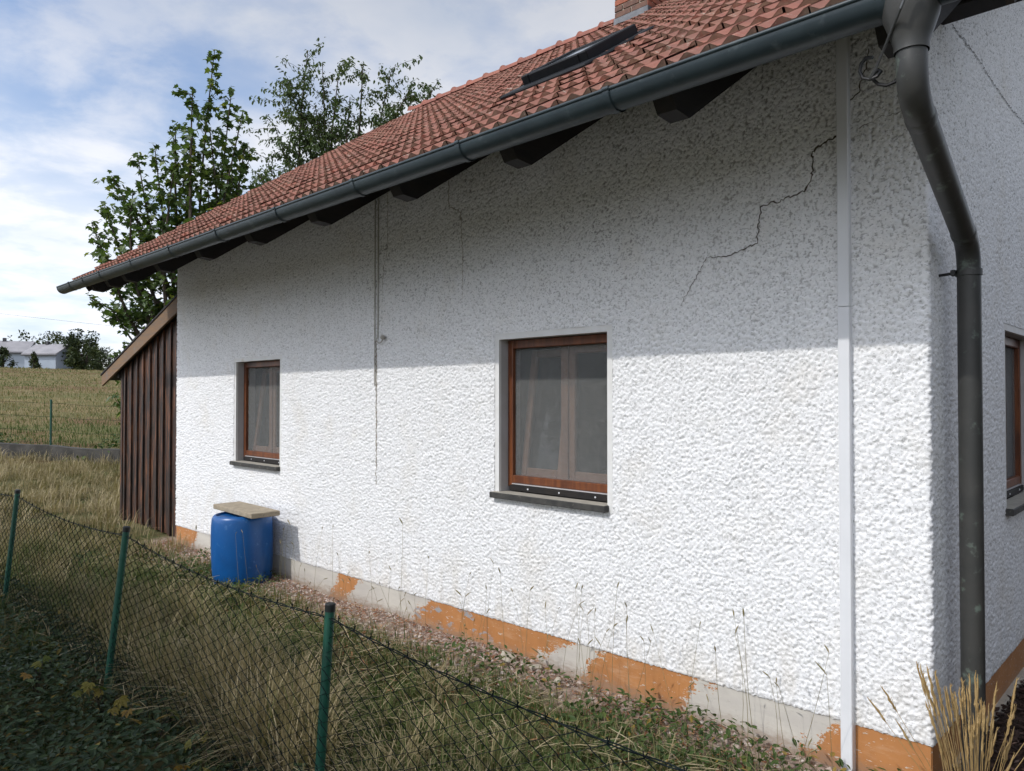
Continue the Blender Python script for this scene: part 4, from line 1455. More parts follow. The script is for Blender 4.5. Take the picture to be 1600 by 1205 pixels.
def tree(name, label, base, tips, trunk_r, fork, leaf, leaf_f, size, mt, per_m, twig, seed, group=None, droop=(0.1, 1.1), cat='tree', twigs_per_m=5.0, arch=(0.75, 1.15), sprays=0, spray_l=0.6, spray_n=30):
    """limbs run from the fork of the trunk to the given tips; twigs and leaves grow along them"""
    g = np.random.default_rng(seed)
    t = thing(name, label, cat, base, group)
    inv = Matrix.Translation(-Vector(base))
    base = np.array(base); fork = np.array(fork)
    tr = MB()
    n = 6
    pts = [base + (fork - base) * k / n + np.array([math.sin(k * 1.3), math.cos(k * 1.7), 0]) * 0.03 for k in range(n + 1)]
    tr.tube(pts, [trunk_r * (1.25 - 0.55 * k / n) for k in range(n + 1)], 9)
    LP, LT = [], []
    for tip in tips:
        tip = np.array(tip)
        t0 = g.uniform(0.35, 1.0)
        st = base + (fork - base) * t0
        ln = np.linalg.norm(tip - st)
        bend = g.normal(0, 0.04, 3) * ln + np.array([0, 0, -0.04 * ln])
        m_ = 9
        line = []
        for k in range(m_ + 1):
            q = k / m_
            # rise outwards first, then upwards
            hor = q ** arch[0]; ver = q ** arch[1]
            p = st + np.array([(tip - st)[0] * hor, (tip - st)[1] * hor, (tip - st)[2] * ver]) + bend * math.sin(math.pi * q)
            line.append(p)
        r0 = trunk_r * g.uniform(0.32, 0.5)
        tr.tube(line, [r0 * (1 - 0.9 * k / m_) + 0.003 for k in range(m_ + 1)], 6, False)
        line = np.array(line)
        seg = np.linalg.norm(np.diff(line, axis=0), axis=1); cum = np.concatenate([[0], np.cumsum(seg)])
        def at(d):
            i = min(np.searchsorted(cum, d, 'right') - 1, m_ - 1)
            return line[i] + (line[i + 1] - line[i]) * (d - cum[i]) / seg[i]
        total = cum[-1]
        d = total * 0.22
        while d < total:
            p = at(d)
            q = d / total
            tl = twig * (1.05 - 0.75 * q) * g.uniform(0.5, 1.15)
            yaw = g.uniform(0, 2 * np.pi); el = g.uniform(0.05, 0.9)
            dr = np.array([math.cos(yaw) * math.cos(el), math.sin(yaw) * math.cos(el), math.sin(el)])
            e = p + dr * tl
            tr.tube([p, p + dr * tl * 0.5 + np.array([0, 0, -0.02]), e], [0.006, 0.004, 0.002], 3, False)
            nl = max(2, int(tl * per_m))
            f = g.uniform(0.15, 1.08, nl)
            LP.append(p + dr * tl * f[:, None] + g.normal(0, size * 0.30, (nl, 3)))
            d += 1.0 / twigs_per_m * g.uniform(0.6, 1.4)
        nl = int(total * 0.45 * per_m)
        for dd in g.uniform(total * 0.55, total, nl):
            LP.append((at(dd) + g.normal(0, size * 0.35, 3))[None])
        LP.append((tip + g.normal(0, size * 0.3, (4, 3))))
        for w_ in range(sprays):
            p = at(total * g.uniform(0.62, 1.0))
            yaw = g.uniform(0, 2 * np.pi); el = g.uniform(-0.15, 0.75)
            dr = np.array([math.cos(yaw) * math.cos(el), math.sin(yaw) * math.cos(el), math.sin(el)])
            tl = g.uniform(0.5, 1.1) * spray_l
            tr.tube([p, p + dr * tl * 0.5 + np.array([0, 0, 0.03]), p + dr * tl], [0.007, 0.005, 0.002], 3, False)
            f = g.uniform(0.1, 1.05, spray_n)
            LP.append(p + dr * tl * f[:, None] + g.normal(0, size * 0.45, (spray_n, 3)))
    LP = np.concatenate(LP)
    nL = len(LP)
    c = LP.mean(0); sp = LP.std(0) + 1e-6
    tint = np.clip(0.42 + 0.16 * g.standard_normal(nL) + 0.10 * np.sin(LP[:, 0] * 3.1 + LP[:, 2] * 2.7) , 0, 0.88)
    tint = np.where(g.uniform(0, 1, nL) < 0.04, 0.95, tint)
    RM = rotmats(nL, droop[0], droop[1], g)
    o = tr.build('trunk', MAT['bark'], t, True); o.matrix_parent_inverse = inv
    o = leaf_cloud('crown', leaf, leaf_f, LP, RM, size * g.uniform(0.6, 1.2, nL), tint, mt, t); o.matrix_parent_inverse = inv
    return t


# ------------------------------------------------------------------ trees behind the house
gt = np.random.default_rng(5)
mt_tips = [(-12.75, 2.25, 8.45), (-12.55, 2.5, 7.75), (-12.4, 2.65, 7.3), (-12.9, 1.9, 7.6), (-13.3, 1.75, 7.0), (-13.65, 1.5, 6.65), (-13.95, 1.3, 6.5), (-14.3, 0.95, 6.1),
           (-14.35, 0.85, 5.5), (-14.6, 0.7, 5.2), (-14.15, 0.7, 4.6), (-14.5, 0.65, 3.75), (-14.1, 0.95, 3.3), (-13.7, 0.8, 3.45), (-13.4, 0.6, 4.4), (-13.3, 1.0, 5.6), (-12.9, 1.6, 6.3), (-12.45, 2.0, 5.9),
           (-12.4, 2.7, 6.7), (-12.3, 2.4, 6.0), (-12.2, 3.0, 5.3), (-12.8, 3.0, 6.6), (-13.6, 2.8, 6.4), (-14.2, 2.2, 5.4), (-12.8, 1.3, 5.0), (-13.8, 1.2, 5.6), (-12.3, 1.9, 4.6), (-13.0, 1.1, 3.7), (-12.7, 1.4, 3.4),
           (-13.1, 2.0, 6.9), (-12.6, 2.1, 6.9), (-12.9, 2.4, 5.6), (-13.5, 1.9, 5.0), (-12.4, 2.5, 5.2)]
tree('maple_tree', 'tall leafy maple behind the dark shed', (-13.15, 2.2, 0.1), mt_tips, 0.13, (-13.05, 2.15, 3.6), MAPLE, MAPLE_F, 0.128, MAT['maple_leaf'], 28.0, 0.66, 5, droop=(0.15, 1.15), twigs_per_m=5.5, sprays=3, spray_l=0.42, spray_n=8)
pt = [(-15.0, 5.55, 10.3), (-15.35, 5.2, 9.6), (-15.55, 5.1, 9.1), (-15.6, 5.0, 8.5), (-15.2, 5.4, 9.1), (-14.75, 5.8, 10.0), (-14.45, 6.1, 9.95), (-14.05, 6.5, 10.0), (-13.55, 7.0, 9.9), (-13.2, 7.3, 9.4),
      (-12.75, 7.8, 9.6), (-12.95, 7.6, 9.2), (-13.4, 7.1, 8.9), (-14.3, 6.3, 9.2), (-14.9, 5.7, 9.0), (-15.8, 4.9, 7.7), (-16.0, 4.7, 7.4), (-15.9, 4.7, 6.9), (-15.4, 5.3, 7.6), (-14.7, 5.9, 8.3), (-13.9, 6.7, 8.5),
      (-14.2, 6.4, 7.5), (-15.1, 5.5, 7.0), (-13.5, 7.2, 8.0), (-14.0, 7.4, 8.8), (-15.2, 6.6, 8.6), (-15.6, 5.6, 8.0), (-16.2, 4.5, 6.5), (-15.7, 5.0, 6.2)]
tree('fruit_tree', 'open-crowned fruit tree rising behind the roof ridge', (-14.6, 6.1, 0.15), pt, 0.15, (-14.55, 6.15, 5.6), OVAL, OVAL_F, 0.108, MAT['plum_leaf'], 30.0, 0.75, 8, droop=(0.0, 1.3), twigs_per_m=6.0, arch=(1.15, 0.85), sprays=10, spray_l=0.8, spray_n=40)
sb = np.random.default_rng(9)
tree('elder_shrub', 'small light green shrub peeping out beside the shed eave', (-14.35, 2.2, 0.15), [(-15.2, 1.3, 2.75), (-14.9, 1.45, 2.85), (-14.6, 1.75, 2.8), (-15.1, 1.6, 2.3), (-14.9, 1.2, 1.9), (-14.75, 1.5, 2.4), (-14.55, 1.3, 1.75), (-14.4, 1.4, 1.5)],
     0.03, (-14.4, 2.1, 0.9), OVAL, OVAL_F, 0.15, MAT['maple_leaf'], 26.0, 0.45, 12, cat='shrub', twigs_per_m=7.0)


def far_tree(label, base, w, h, seed, n=1500, cone=False, size=0.55, name='deciduous_tree', low=0.12):
    g = np.random.default_rng(seed)
    z0 = float(terrain(base[0], base[1])) - 0.2
    t = thing(name, label, 'tree', (base[0], base[1], z0), 'trees on the skyline beyond the field')
    m = MB().tube([(0, 0, 0), (0.1, 0, h * 0.35), (0, 0.1, h * 0.7)], [0.25, 0.2, 0.08], 7)
    for k in range(6):
        a = k * 1.05 + 0.3
        m.tube([(0, 0, h * 0.3), (math.cos(a) * w * 0.3, math.sin(a) * w * 0.3, h * (0.5 + 0.05 * k))], [0.1, 0.03], 5)
    m.build('trunk', MAT['bark'], t)
    # clumps
    nc = 26
    cc = []
    for k in range(nc):
        a = g.uniform(0, 2 * np.pi); q = g.uniform(low, 0.95)
        env = (1 - q) if cone else math.sqrt(max(0.02, 1 - (2 * (q - 0.45)) ** 2 * 0.85))
        rr = w * 0.5 * env * math.sqrt(g.uniform(0.2, 1.0))
        cc.append((math.cos(a) * rr, math.sin(a) * rr, q * h, w * g.uniform(0.09, 0.2) * (0.6 if cone else 1)))
    cc = np.array(cc)
    i = g.integers(0, nc, n)
    d = g.standard_normal((n, 3)); d /= np.linalg.norm(d, axis=1)[:, None]
    P = cc[i, :3] + d * (cc[i, 3] * g.uniform(0.55, 1.05, n))[:, None]
    P[:, 2] = np.maximum(P[:, 2], 0.2)
    tint = np.clip(g.uniform(0, 1, nc)[i] * 0.5 + g.uniform(0, 0.5, n), 0, 1)
    leaf_cloud('crown', DIAM, DIAM_F, P, rotmats(n, -1.2, 1.2, g), size * g.uniform(0.6, 1.3, n), tint, MAT['far_leaf'], t)


far_tree('wide dark tree above the pale barn roofs', (-173.3, 36.1), 10.5, 8.0, 21, 2200)
far_tree('round tree between the barn roof and the dense bush', (-163.9, 38.3), 6.5, 7.4, 22)
far_tree('broad dense tree at the right end of the barns', (-141.5, 36.3), 7.0, 6.6, 23, 3000, low=0.03)
far_tree('olive bushy tree in front of the broad dense one', (-132.3, 34.2), 5.6, 3.8, 24, 1800, low=0.02)
far_tree('small yellow-green bush between the two barns', (-136.0, 27.7), 2.4, 2.9, 25, 700, cone=True, name='bush', size=0.35, low=0.02)
far_tree('dark spreading conifer at the picture edge by the barn', (-139.6, 24.2), 5.0, 3.3, 26, 1000, cone=True, name='conifer', size=0.45, low=0.02)
far_tree('low dark bush under the shed eave on the skyline', (-127.5, 36.0), 5.5, 2.6, 27, 1200, name='bush', size=0.4, low=0.02)


# ------------------------------------------------------------------ barns on the skyline
def barn(label, cxy, ang, w, d, hw_, hr, roof_mt=MAT['barn_roof']):
    z0 = float(terrain(*cxy)) - 0.3
    t = thing('barn', label, 'barn', (cxy[0], cxy[1], z0), 'pale barns on the skyline')
    t.rotation_euler = (0, 0, R(ang))
    m = MB()
    m.add([(-w / 2, -d / 2, 0), (w / 2, -d / 2, 0), (w / 2, d / 2, 0), (-w / 2, d / 2, 0), (-w / 2, -d / 2, hw_), (w / 2, -d / 2, hw_), (w / 2, d / 2, hw_), (-w / 2, d / 2, hw_),
           (-w / 2, 0, hr), (w / 2, 0, hr)],
          [(0, 1, 5, 4), (2, 3, 7, 6), (1, 2, 6, 9, 5), (3, 0, 4, 8, 7)])
    m.build('wall', MAT['barn_wall'], t)
    e = 0.35
    sl = (hr - hw_) / (d / 2)
    for s in (-1, 1):
        m = MB()
        a = [(-w / 2 - e, s * (d / 2 + e), hw_ - sl * e), (w / 2 + e, s * (d / 2 + e), hw_ - sl * e), (w / 2 + e, 0, hr), (-w / 2 - e, 0, hr)]
        vs = [(x, y, z + 0.05) for x, y, z in a] + [(x, y, z + 0.25) for x, y, z in a]
        m.add(vs, [(3, 2, 1, 0), (4, 5, 6, 7), (0, 1, 5, 4), (1, 2, 6, 5), (3, 0, 4, 7)])
        m.build('roof', roof_mt, t)
        MB().box(-w / 2 - e, w / 2 + e, s * (d / 2 + e) - 0.08, s * (d / 2 + e) + 0.08, hw_ - sl * e - 0.12, hw_ - sl * e + 0.04).build('eave_trim', MAT['dark_trim'], t)
    MB().box(-w * 0.2, -w * 0.2 + 0.45, -0.3, 0.3, hr - 0.2, hr + 0.75).build('vent', MAT['dark_trim'], t)
    return t


barn('pale barn with chimney vent cut by the picture edge', (-155.0, 28.6), 62, 6.5, 7.0, 3.1, 5.0)
barn('pale barn with a light grey pitched roof beside the dense tree', (-143.6, 32.2), 40, 5.5, 6.0, 2.7, 4.3)

# power line crossing the sky
pl = thing('power_line', 'thin power cable crossing the sky above the barns', 'power line', (-95, -13, 2.0))
inv = Matrix.Translation((95, 13, -2.0))
A, B = Vector((-104.0, -8.0, 13.6)), Vector((-60.0, 34.5, 6.6))
zA = float(terrain(A.x, A.y)); zB = float(terrain(B.x, B.y))
for off in (0.0,):
    m = MB().tube([A + (B - A) * (k / 24) + Vector((0, 0, off - 4.4 * (k / 24) * (1 - k / 24) * 0.35)) for k in range(25)], 0.013, 5)
    o = m.build('cable', MAT['zinc'], pl); o.matrix_parent_inverse = inv
for q, zz in ((A, zA), (B, zB)):
    o = MB().tube([(q.x, q.y, zz - 0.5), (q.x, q.y, q.z + 0.25)], [0.14, 0.10], 10).build('pole', MAT['bark'], pl, True); o.matrix_parent_inverse = inv

# ------------------------------------------------------------------ far fence on its low wall
wa, wb = np.array((-26.0, -3.9)), np.array((-12.6, 5.45))
dirw = (wb - wa) / np.linalg.norm(wb - wa)
low = MB()
nseg = 30
nrm = np.array((-dirw[1], dirw[0])) * 0.11
vs = []; fs = []
for k in range(nseg + 1):
    p = wa + (wb - wa) * k / nseg
    z = float(terrain(*p)); zt = z + 0.33 + 0.012 * math.sin(k * 2.1)
    for s, zz in ((1, z - 0.3), (1, zt), (-1, zt), (-1, z - 0.3)):
        q = p + nrm * s
        vs.append((q[0], q[1], zz))
for k in range(nseg):
    for j in range(3):
        a = k * 4 + j
        fs.append((a, a + 1, a + 5, a + 4))
lw = low.add(vs, fs).build('low_wall', MAT['concrete'])
tag(lw, 'low dark concrete wall at the foot of the far fence', 'wall')
ff = thing('wire_fence', 'green wire fence with thin posts at the edge of the field', 'fence', (wa[0], wa[1], 0))
inv = Matrix.Translation((-wa[0], -wa[1], 0))
Lw = np.linalg.norm(wb - wa)
def fz(p): return float(terrain(*p)) + 0.325
for d in np.arange(0.04, Lw, 2.9):
    p = wa + dirw * d
    o = MB().tube([(p[0], p[1], fz(p) - 0.1), (p[0], p[1], fz(p) + 1.08)], 0.024, 10).build('post', MAT['post'], ff, True); o.matrix_parent_inverse = inv
m = MB()
for h in (0.06, 0.35, 0.68, 1.0):
    m.tube([(*(wa + dirw * d), fz(wa + dirw * d) + h) for d in np.linspace(0, Lw, 30)], 0.0030, 4, False)
o = m.build('tension_wire', MAT['wire'], ff); o.matrix_parent_inverse = inv
m = MB()
for i in range(int(Lw / 0.075)):
    pts = []
    for k in range(18):
        d = i * 0.075 + (0.0375 if k % 2 else 0)
        p = wa + dirw * d
        pts.append((p[0], p[1], fz(p) + 0.05 + k * 0.056))
    m.tube(pts, 0.0016, 3, False)
o = m.build('wire_mesh', MAT['wire'], ff); o.matrix_parent_inverse = inv

# ------------------------------------------------------------------ grasses
def blades(name, P, Hh, W, lean, tint, mt, bendy=0.6, seed=1, kind='stuff', label=None):
    g = np.random.default_rng(seed)
    n = len(P)
    a = g.uniform(0, 2 * np.pi, n)
    if lean is not None:
        a = lean + g.normal(0, 0.55, n)
    dx, dy = np.cos(a), np.sin(a)
    b = bendy * g.uniform(0.15, 1.25, n)
    V = np.zeros((n, 7, 3))
    side = np.stack([-dy, dx, np.zeros(n)], -1)
    lv = [(0.0, 0.0, 1.0), (0.38, 0.10, 0.85), (0.74, 0.42, 0.6), (1.0, 1.0, 0.0)]
    idx = 0
    for (t, q, w) in lv:
        z = Hh * (t - 0.42 * b * t * t * np.minimum(b, 1.2))
        off = Hh * b * q * 0.75
        c = P + np.stack([dx * off, dy * off, z], -1)
        if w > 0:
            V[:, idx] = c - side * (W * w / 2)[:, None]; V[:, idx + 1] = c + side * (W * w / 2)[:, None]; idx += 2
        else:
            V[:, idx] = c; idx += 1
    off = (np.arange(n) * 7)[:, None, None]
    q = (np.array([(0, 1, 3, 2), (2, 3, 5, 4)])[None] + off).reshape(-1, 4)
    t = (np.array([(4, 5, 6)])[None] + off).reshape(-1, 3)
    tt = np.repeat(tint, 7)
    me = mesh_np(name, V.reshape(-1, 3), [q, t], False, {'tint': tt})
    o = obj(name, me, mt)
    tag(o, label=label, cat='grass', kind=kind)
    return o


def vnoise(x, y, s, seed):
    g = np.random.default_rng(seed)
    k = g.uniform(-1, 1, (10, 2)) * s * 2.2; ph = g.uniform(0, 6.28, 10)
    r = np.zeros_like(x)
    for i in range(10):
        r = r + np.sin(k[i, 0] * x + k[i, 1] * y + ph[i])
    return 0.5 + r / 10.0 * 0.8


def put(x, y):
    return np.stack([x, y, terrain(x, y)], -1)


g = np.random.default_rng(31)
def clumps(nc, xr, yr, per, spread, keep=None, seed=0):
    """blade roots gathered in tussocks; returns roots, outward bearing and the clump's own random number"""
    q = np.random.default_rng(seed)
    cx_ = q.uniform(*xr, nc); cy_ = q.uniform(*yr, nc); cr = q.uniform(0, 1, nc)
    if keep is not None:
        m_ = q.uniform(0, 1, nc) < keep(cx_, cy_)
        cx_, cy_, cr = cx_[m_], cy_[m_], cr[m_]
    i = np.repeat(np.arange(len(cx_)), per)
    a_ = q.uniform(0, 2 * np.pi, len(i)); r_ = spread * np.sqrt(q.uniform(0, 1, len(i)))
    return cx_[i] + r_ * np.cos(a_), cy_[i] + r_ * np.sin(a_), a_, cr[i]


# short green turf, then tussocks, between the fence and the wall strip
n = 24000
x = g.uniform(-9.5, 0.9, n); y = -2.3 + 2.05 * g.uniform(0, 1, n)
k = g.uniform(0, 1, n) < np.clip((-0.20 - y) / 0.4, 0.08, 1) * (0.5 + 0.6 * vnoise(x, y, 1.4, 1))
x, y = x[k], y[k]
tint = np.clip(-0.06 + 0.62 * vnoise(x, y, 1.2, 2) + g.normal(0, 0.14, len(x)), 0, 0.9)
blades('turf', put(x, y), g.uniform(0.05, 0.17, len(x)), g.uniform(0.004, 0.008, len(x)), None, tint, MAT['grass'], 0.9, 40, label='short green turf between the fence and the house')
x, y, a_, cr = clumps(560, (-9.4, 0.8), (-2.05, -0.36), 42, 0.10, lambda X, Y: 0.25 + 0.75 * np.clip((-0.55 - Y) / 0.8, 0, 1), 51)
dry = np.clip(0.60 * vnoise(x, y, 1.3, 3) + 0.85 * cr - 0.32, 0, 1)
tint = np.clip(0.08 + 0.82 * dry + g.normal(0, 0.10, len(x)), 0, 1)
hh = (0.12 + 0.19 * np.clip((-0.5 - y) / 0.9, 0, 1)) * (0.65 + 0.6 * cr) * g.uniform(0.55, 1.2, len(x))
blades('long_grass', put(x, y), hh, g.uniform(0.004, 0.0095, len(x)), a_, tint, MAT['grass'], 1.2, 41, label='half-dry grass tussocks between the fence and the house')
# pale drooping curtain of dead grass at the fence
x, y, a_, cr = clumps(120, (-4.6, -0.9), (-2.05, -1.5), 52, 0.10, lambda X, Y: np.clip(1.9 * vnoise(X, Y, 1.3, 5) - 0.35, 0, 1), 52)
blades('dead_grass', put(x, y), g.uniform(0.24, 0.56, len(x)), g.uniform(0.005, 0.010, len(x)), np.where(g.uniform(0, 1, len(x)) < 0.72, a_, -1.4 + 1.1 * (cr - 0.5)), np.clip(0.55 + 0.38 * cr + g.normal(0, 0.12, len(x)), 0, 1), MAT['grass'], 1.1, 42, label='pale dead grass drooping behind the chain-link fence')
# broken straws lying over the turf
n = 5000
x = g.uniform(-9.0, 0.3, n); y = g.uniform(-2.3, -0.25, n)
P = put(x, y); P[:, 2] += g.uniform(0.03, 0.16, n) * np.clip((-0.2 - y) / 0.6, 0.15, 1)
STRAW = np.array([(-0.012, 0.5, 0), (0.012, 0.5, 0), (0.014, 0.0, 0.03), (-0.014, 0.0, 0.03), (0.008, -0.5, -0.02), (-0.008, -0.5, -0.02)])
o = leaf_cloud('straw', STRAW, [[(0, 1, 2, 3), (3, 2, 4, 5)]], P, rotmats(n, -0.35, 0.5, g), g.uniform(0.07, 0.24, n), np.clip(g.normal(0.76, 0.16, n), 0, 1), MAT['grass'])
tag(o, 'broken dry straws lying across the turf', 'straw', kind='stuff')
# verge on the near side of the fence
x, y, a_, cr = clumps(260, (-10.0, 0.8), (-3.5, -2.32), 34, 0.09, lambda X, Y: np.clip(0.9 * vnoise(X, Y, 1.2, 6) - 0.12 + 0.35 * (X < -5.2) - 0.55 * ((X > -5.0) & (Y < -2.45)), 0, 1), 53)
tint = np.clip(0.05 + 0.75 * cr + g.normal(0, 0.12, len(x)), 0, 0.9)
blades('verge_grass', put(x, y), g.uniform(0.10, 0.30, len(x)), g.uniform(0.0035, 0.007, len(x)), a_, tint, MAT['grass'], 1.0, 43, label='rough grass on the near side of the fence')
# yard grass towards the shed and far fence
x, y, a_, cr = clumps(1500, (-19.5, -7.9), (-5.5, 4.2), 34, 0.17, lambda X, Y: np.where((X > -11.3) & (Y > -0.05), 0.0, 1.0), 54)
k = ~((x > -11.15) & (y > 0.05)); x, y, a_, cr = x[k], y[k], a_[k], cr[k]
k2 = vnoise(x, y, 0.7, 8)
tint = np.clip(0.36 + 0.50 * k2 + 0.40 * cr + g.normal(0, 0.08, len(x)), 0, 1)
hh = g.uniform(0.10, 0.34, len(x)) * (0.55 + 0.6 * cr)
blades('yard_grass', put(x, y), hh, g.uniform(0.006, 0.013, len(x)), a_, tint, MAT['grass'], 1.15, 44, label='dry tussocky grass in the yard before the shed')
# the field beyond: tufts widen with distance
n = 70000
ang = g.uniform(R(180 - 34), R(180 + 12), n); d = 17.0 * (150.0 / 17.0) ** g.uniform(0, 1, n)
x = 0.985 + d * np.cos(ang); y = -3.815 + d * np.sin(ang)
sidev = (x - wa[0]) * dirw[1] - (y - wa[1]) * dirw[0]
k = (sidev < -0.25) & (x < -12.3)
x, y, d = x[k], y[k], d[k]
dry = vnoise(x, y, 0.16, 10) * 0.5 + vnoise(x, y, 0.7, 11) * 0.5
near = np.clip((34 - d) / 12, 0, 1)
tint = np.clip(0.47 + 0.75 * (dry - 0.5) - 0.32 * near + g.normal(0, 0.15, len(x)), 0, 0.84)
blades('field_grass', put(x, y), (0.15 + 0.0006 * d) * g.uniform(0.3, 1.4, len(x)), 0.005 + 0.0006 * d, None, tint, MAT['grass'], 1.0, 45, label='meadow grass on the rising field')
# creeping green plants at the foot of the far wall
n = 5000
dd = g.uniform(0, Lw, n)
P2 = wa[None] + dirw[None] * dd[:, None] + np.stack([-dirw[1] + 0 * dd, dirw[0] + 0 * dd], -1) * g.normal(0.55, 0.35, n)[:, None]
kk = vnoise(P2[:, 0], P2[:, 1], 0.8, 14) > 0.42
P2 = P2[kk]; n = len(P2)
P3 = put(P2[:, 0], P2[:, 1]); P3[:, 2] += g.uniform(0.05, 0.75, n) * vnoise(P2[:, 0], P2[:, 1], 1.2, 15)
o = leaf_cloud('hedge_weeds', DIAM, DIAM_F, P3, rotmats(n, -0.6, 1.1, g), g.uniform(0.06, 0.13, n), np.clip(g.normal(0.5, 0.2, n), 0, 0.9), MAT['weed_leaf'])
tag(o, 'green weeds growing through the far wire fence', 'weeds', kind='stuff')

# ------------------------------------------------------------------ leafy ground cover on the near slope
n = 40000
x = g.uniform(-8.5, 0.9, n); y = g.uniform(-3.7, -1.95, n)
cov = np.clip(1.35 - np.abs(y + 2.9) * 0.9, 0, 1) * (0.6 + 0.5 * vnoise(x, y, 1.3, 16)) * np.clip((x + 8.5) / 3.5, 0.15, 1)
k = g.uniform(0, 1, n) < cov
x, y = x[k], y[k]; n = len(x)
P = put(x, y); P[:, 2] += 0.03 + 0.15 * g.uniform(0, 1, n) ** 0.6 * (0.4 + vnoise(x, y, 2.2, 17))
tint = np.clip(0.38 + 0.2 * g.standard_normal(n) + 0.2 * (vnoise(x, y, 1.1, 18) - 0.5), 0, 0.9)
tint = np.where(g.uniform(0, 1, n) < 0.02, 1.0, tint)
o = leaf_cloud('ground_cover', OVAL, OVAL_F, P, rotmats(n, -0.25, 0.75, g), g.uniform(0.030, 0.062, n), tint, MAT['cover_leaf'])
tag(o, 'dark leafy ground cover on the shaded near side of the fence', 'ground cover', kind='stuff')
# weeds at the wall foot
n = 26000
x = g.uniform(-8.6, 0.3, n); y = g.uniform(-1.3, -0.06, n)
w1 = np.clip((x + 1.9) / 0.5, 0, 1) * np.clip(1.5 - np.abs(y + 0.45) / 0.42, 0, 1)
w2 = np.clip(1.1 - np.hypot((x + 5.85) / 0.9, (y + 0.75) / 0.32), 0, 1)
w3 = 0.55 * np.clip(vnoise(x, y, 1.8, 19) * 2 - 0.9, 0, 1)
k = g.uniform(0, 1, n) < np.clip(np.maximum(np.maximum(w1 * (0.35 + 0.8 * vnoise(x, y, 2.2, 20)), w2), w3), 0, 1)
x, y = x[k], y[k]; n = len(x)
P = put(x, y); P[:, 2] += 0.015 + 0.11 * g.uniform(0, 1, n) ** 0.7 * (0.3 + vnoise(x, y, 3.0, 21))
tint = np.clip(0.45 + 0.2 * g.standard_normal(n), 0, 0.9); tint = np.where(g.uniform(0, 1, n) < 0.05, 1.0, tint)
o = leaf_cloud('weeds', OVAL, OVAL_F, P, rotmats(n, -0.3, 0.9, g), g.uniform(0.026, 0.055, n), tint, MAT['weed_leaf'])
tag(o, 'low green weeds along the foot of the wall', 'weeds', kind='stuff')

# ------------------------------------------------------------------ gravel, litter and mulch at the wall foot
OCT = np.array([(1, 0, 0), (0.1, 0.9, 0), (-0.8, 0.2, 0.1), (0, -0.9, 0.1), (0.1, 0.1, 0.6), (0, 0, -0.6)])
OCT_F = [[(0, 1, 4), (1, 2, 4), (2, 3, 4), (3, 0, 4), (1, 0, 5), (2, 1, 5), (3, 2, 5), (0, 3, 5)]]
n = 11000
x = g.uniform(-8.8, 0.0, n); y = -0.02 - 0.58 * g.uniform(0, 1, n) ** 1.6
k = (g.uniform(0, 1, n) < np.clip(vnoise(x, y, 1.5, 22) * 1.7 - 0.3, 0.06, 1)) 
x, y = x[k], y[k]; n = len(x)
P = put(x, y)
o = leaf_cloud('gravel', OCT, OCT_F, P, rotmats(n, -0.6, 0.6, g), 0.004 + 0.026 * g.uniform(0, 1, n) ** 3.0, np.clip(g.normal(0.66, 0.25, n), 0, 1), MAT['gravel'])
tag(o, 'pinkish gravel and rubble along the plinth', 'gravel', kind='stuff')
n = 8500
x = g.uniform(-8.8, -0.6, n); y = -0.04 - 1.0 * g.uniform(0, 1, n) ** 1.3
k = (g.uniform(0, 1, n) < np.clip(vnoise(x, y, 1.3, 23) * 1.6 - 0.25 + 0.3 * (x < -3.2), 0.04, 1))
x, y = x[k], y[k]; n = len(x)
P = put(x, y); P[:, 2] += g.uniform(0.004, 0.035, n)
STR = np.array([(-0.12, 0, 0), (0.12, 0, 0), (0.08, -1, 0.05), (-0.08, -1, 0.05)])
o = leaf_cloud('plant_litter', STR, [[(0, 1, 2, 3)]], P, rotmats(n, -0.35, 0.35, g), g.uniform(0.012, 0.045, n), np.clip(g.normal(0.55, 0.28, n), 0, 1), MAT['litter'])
tag(o, 'reddish brown dry litter on the soil by the wall', 'litter', kind='stuff')
n = 4500
x = 0.03 + 1.6 * g.uniform(0, 1, n) ** 1.2; y = g.uniform(-0.3, 4.2, n)
P = put(x, y); P[:, 2] += g.uniform(0.0, 0.06, n)
o = leaf_cloud('bark_mulch', OCT * np.array([1.0, 0.45, 0.4]), OCT_F, P, rotmats(n, -0.5, 0.5, g), g.uniform(0.012, 0.042, n), np.clip(g.normal(0.45, 0.25, n), 0, 1), MAT['mulch'])
tag(o, 'dark bark mulch beside the gable wall', 'mulch', kind='stuff')
# a few lumps of broken masonry
for k, (x, y, s, lab) in enumerate(((-2.62, -0.12, 0.055, 'grey lump of broken masonry on the gravel under the nearer window'), (-2.38, -0.10, 0.04, 'smaller grey masonry lump lying to the side of the bigger one'),
                                    (-2.15, -0.14, 0.032, 'little flat stone on the gravel below the cream plinth patch'))):
    rr = random.Random(k)
    m = MB().cbox(-s, s, -s * 0.7, s * 0.7, 0, s * 1.0, s * 0.3)
    m.v = [(a + rr.uniform(-.2, .2) * s, b + rr.uniform(-.2, .2) * s, c + rr.uniform(-.15, .15) * s) for a, b, c in m.v]
    o = m.build('stone', MAT['mortar']); o.location = (x, y, float(terrain(x, y)) - 0.004); o.rotation_euler = (0.1, 0.05, k * 0.9)
    tag(o, lab, 'stone', 'stones on the gravel')


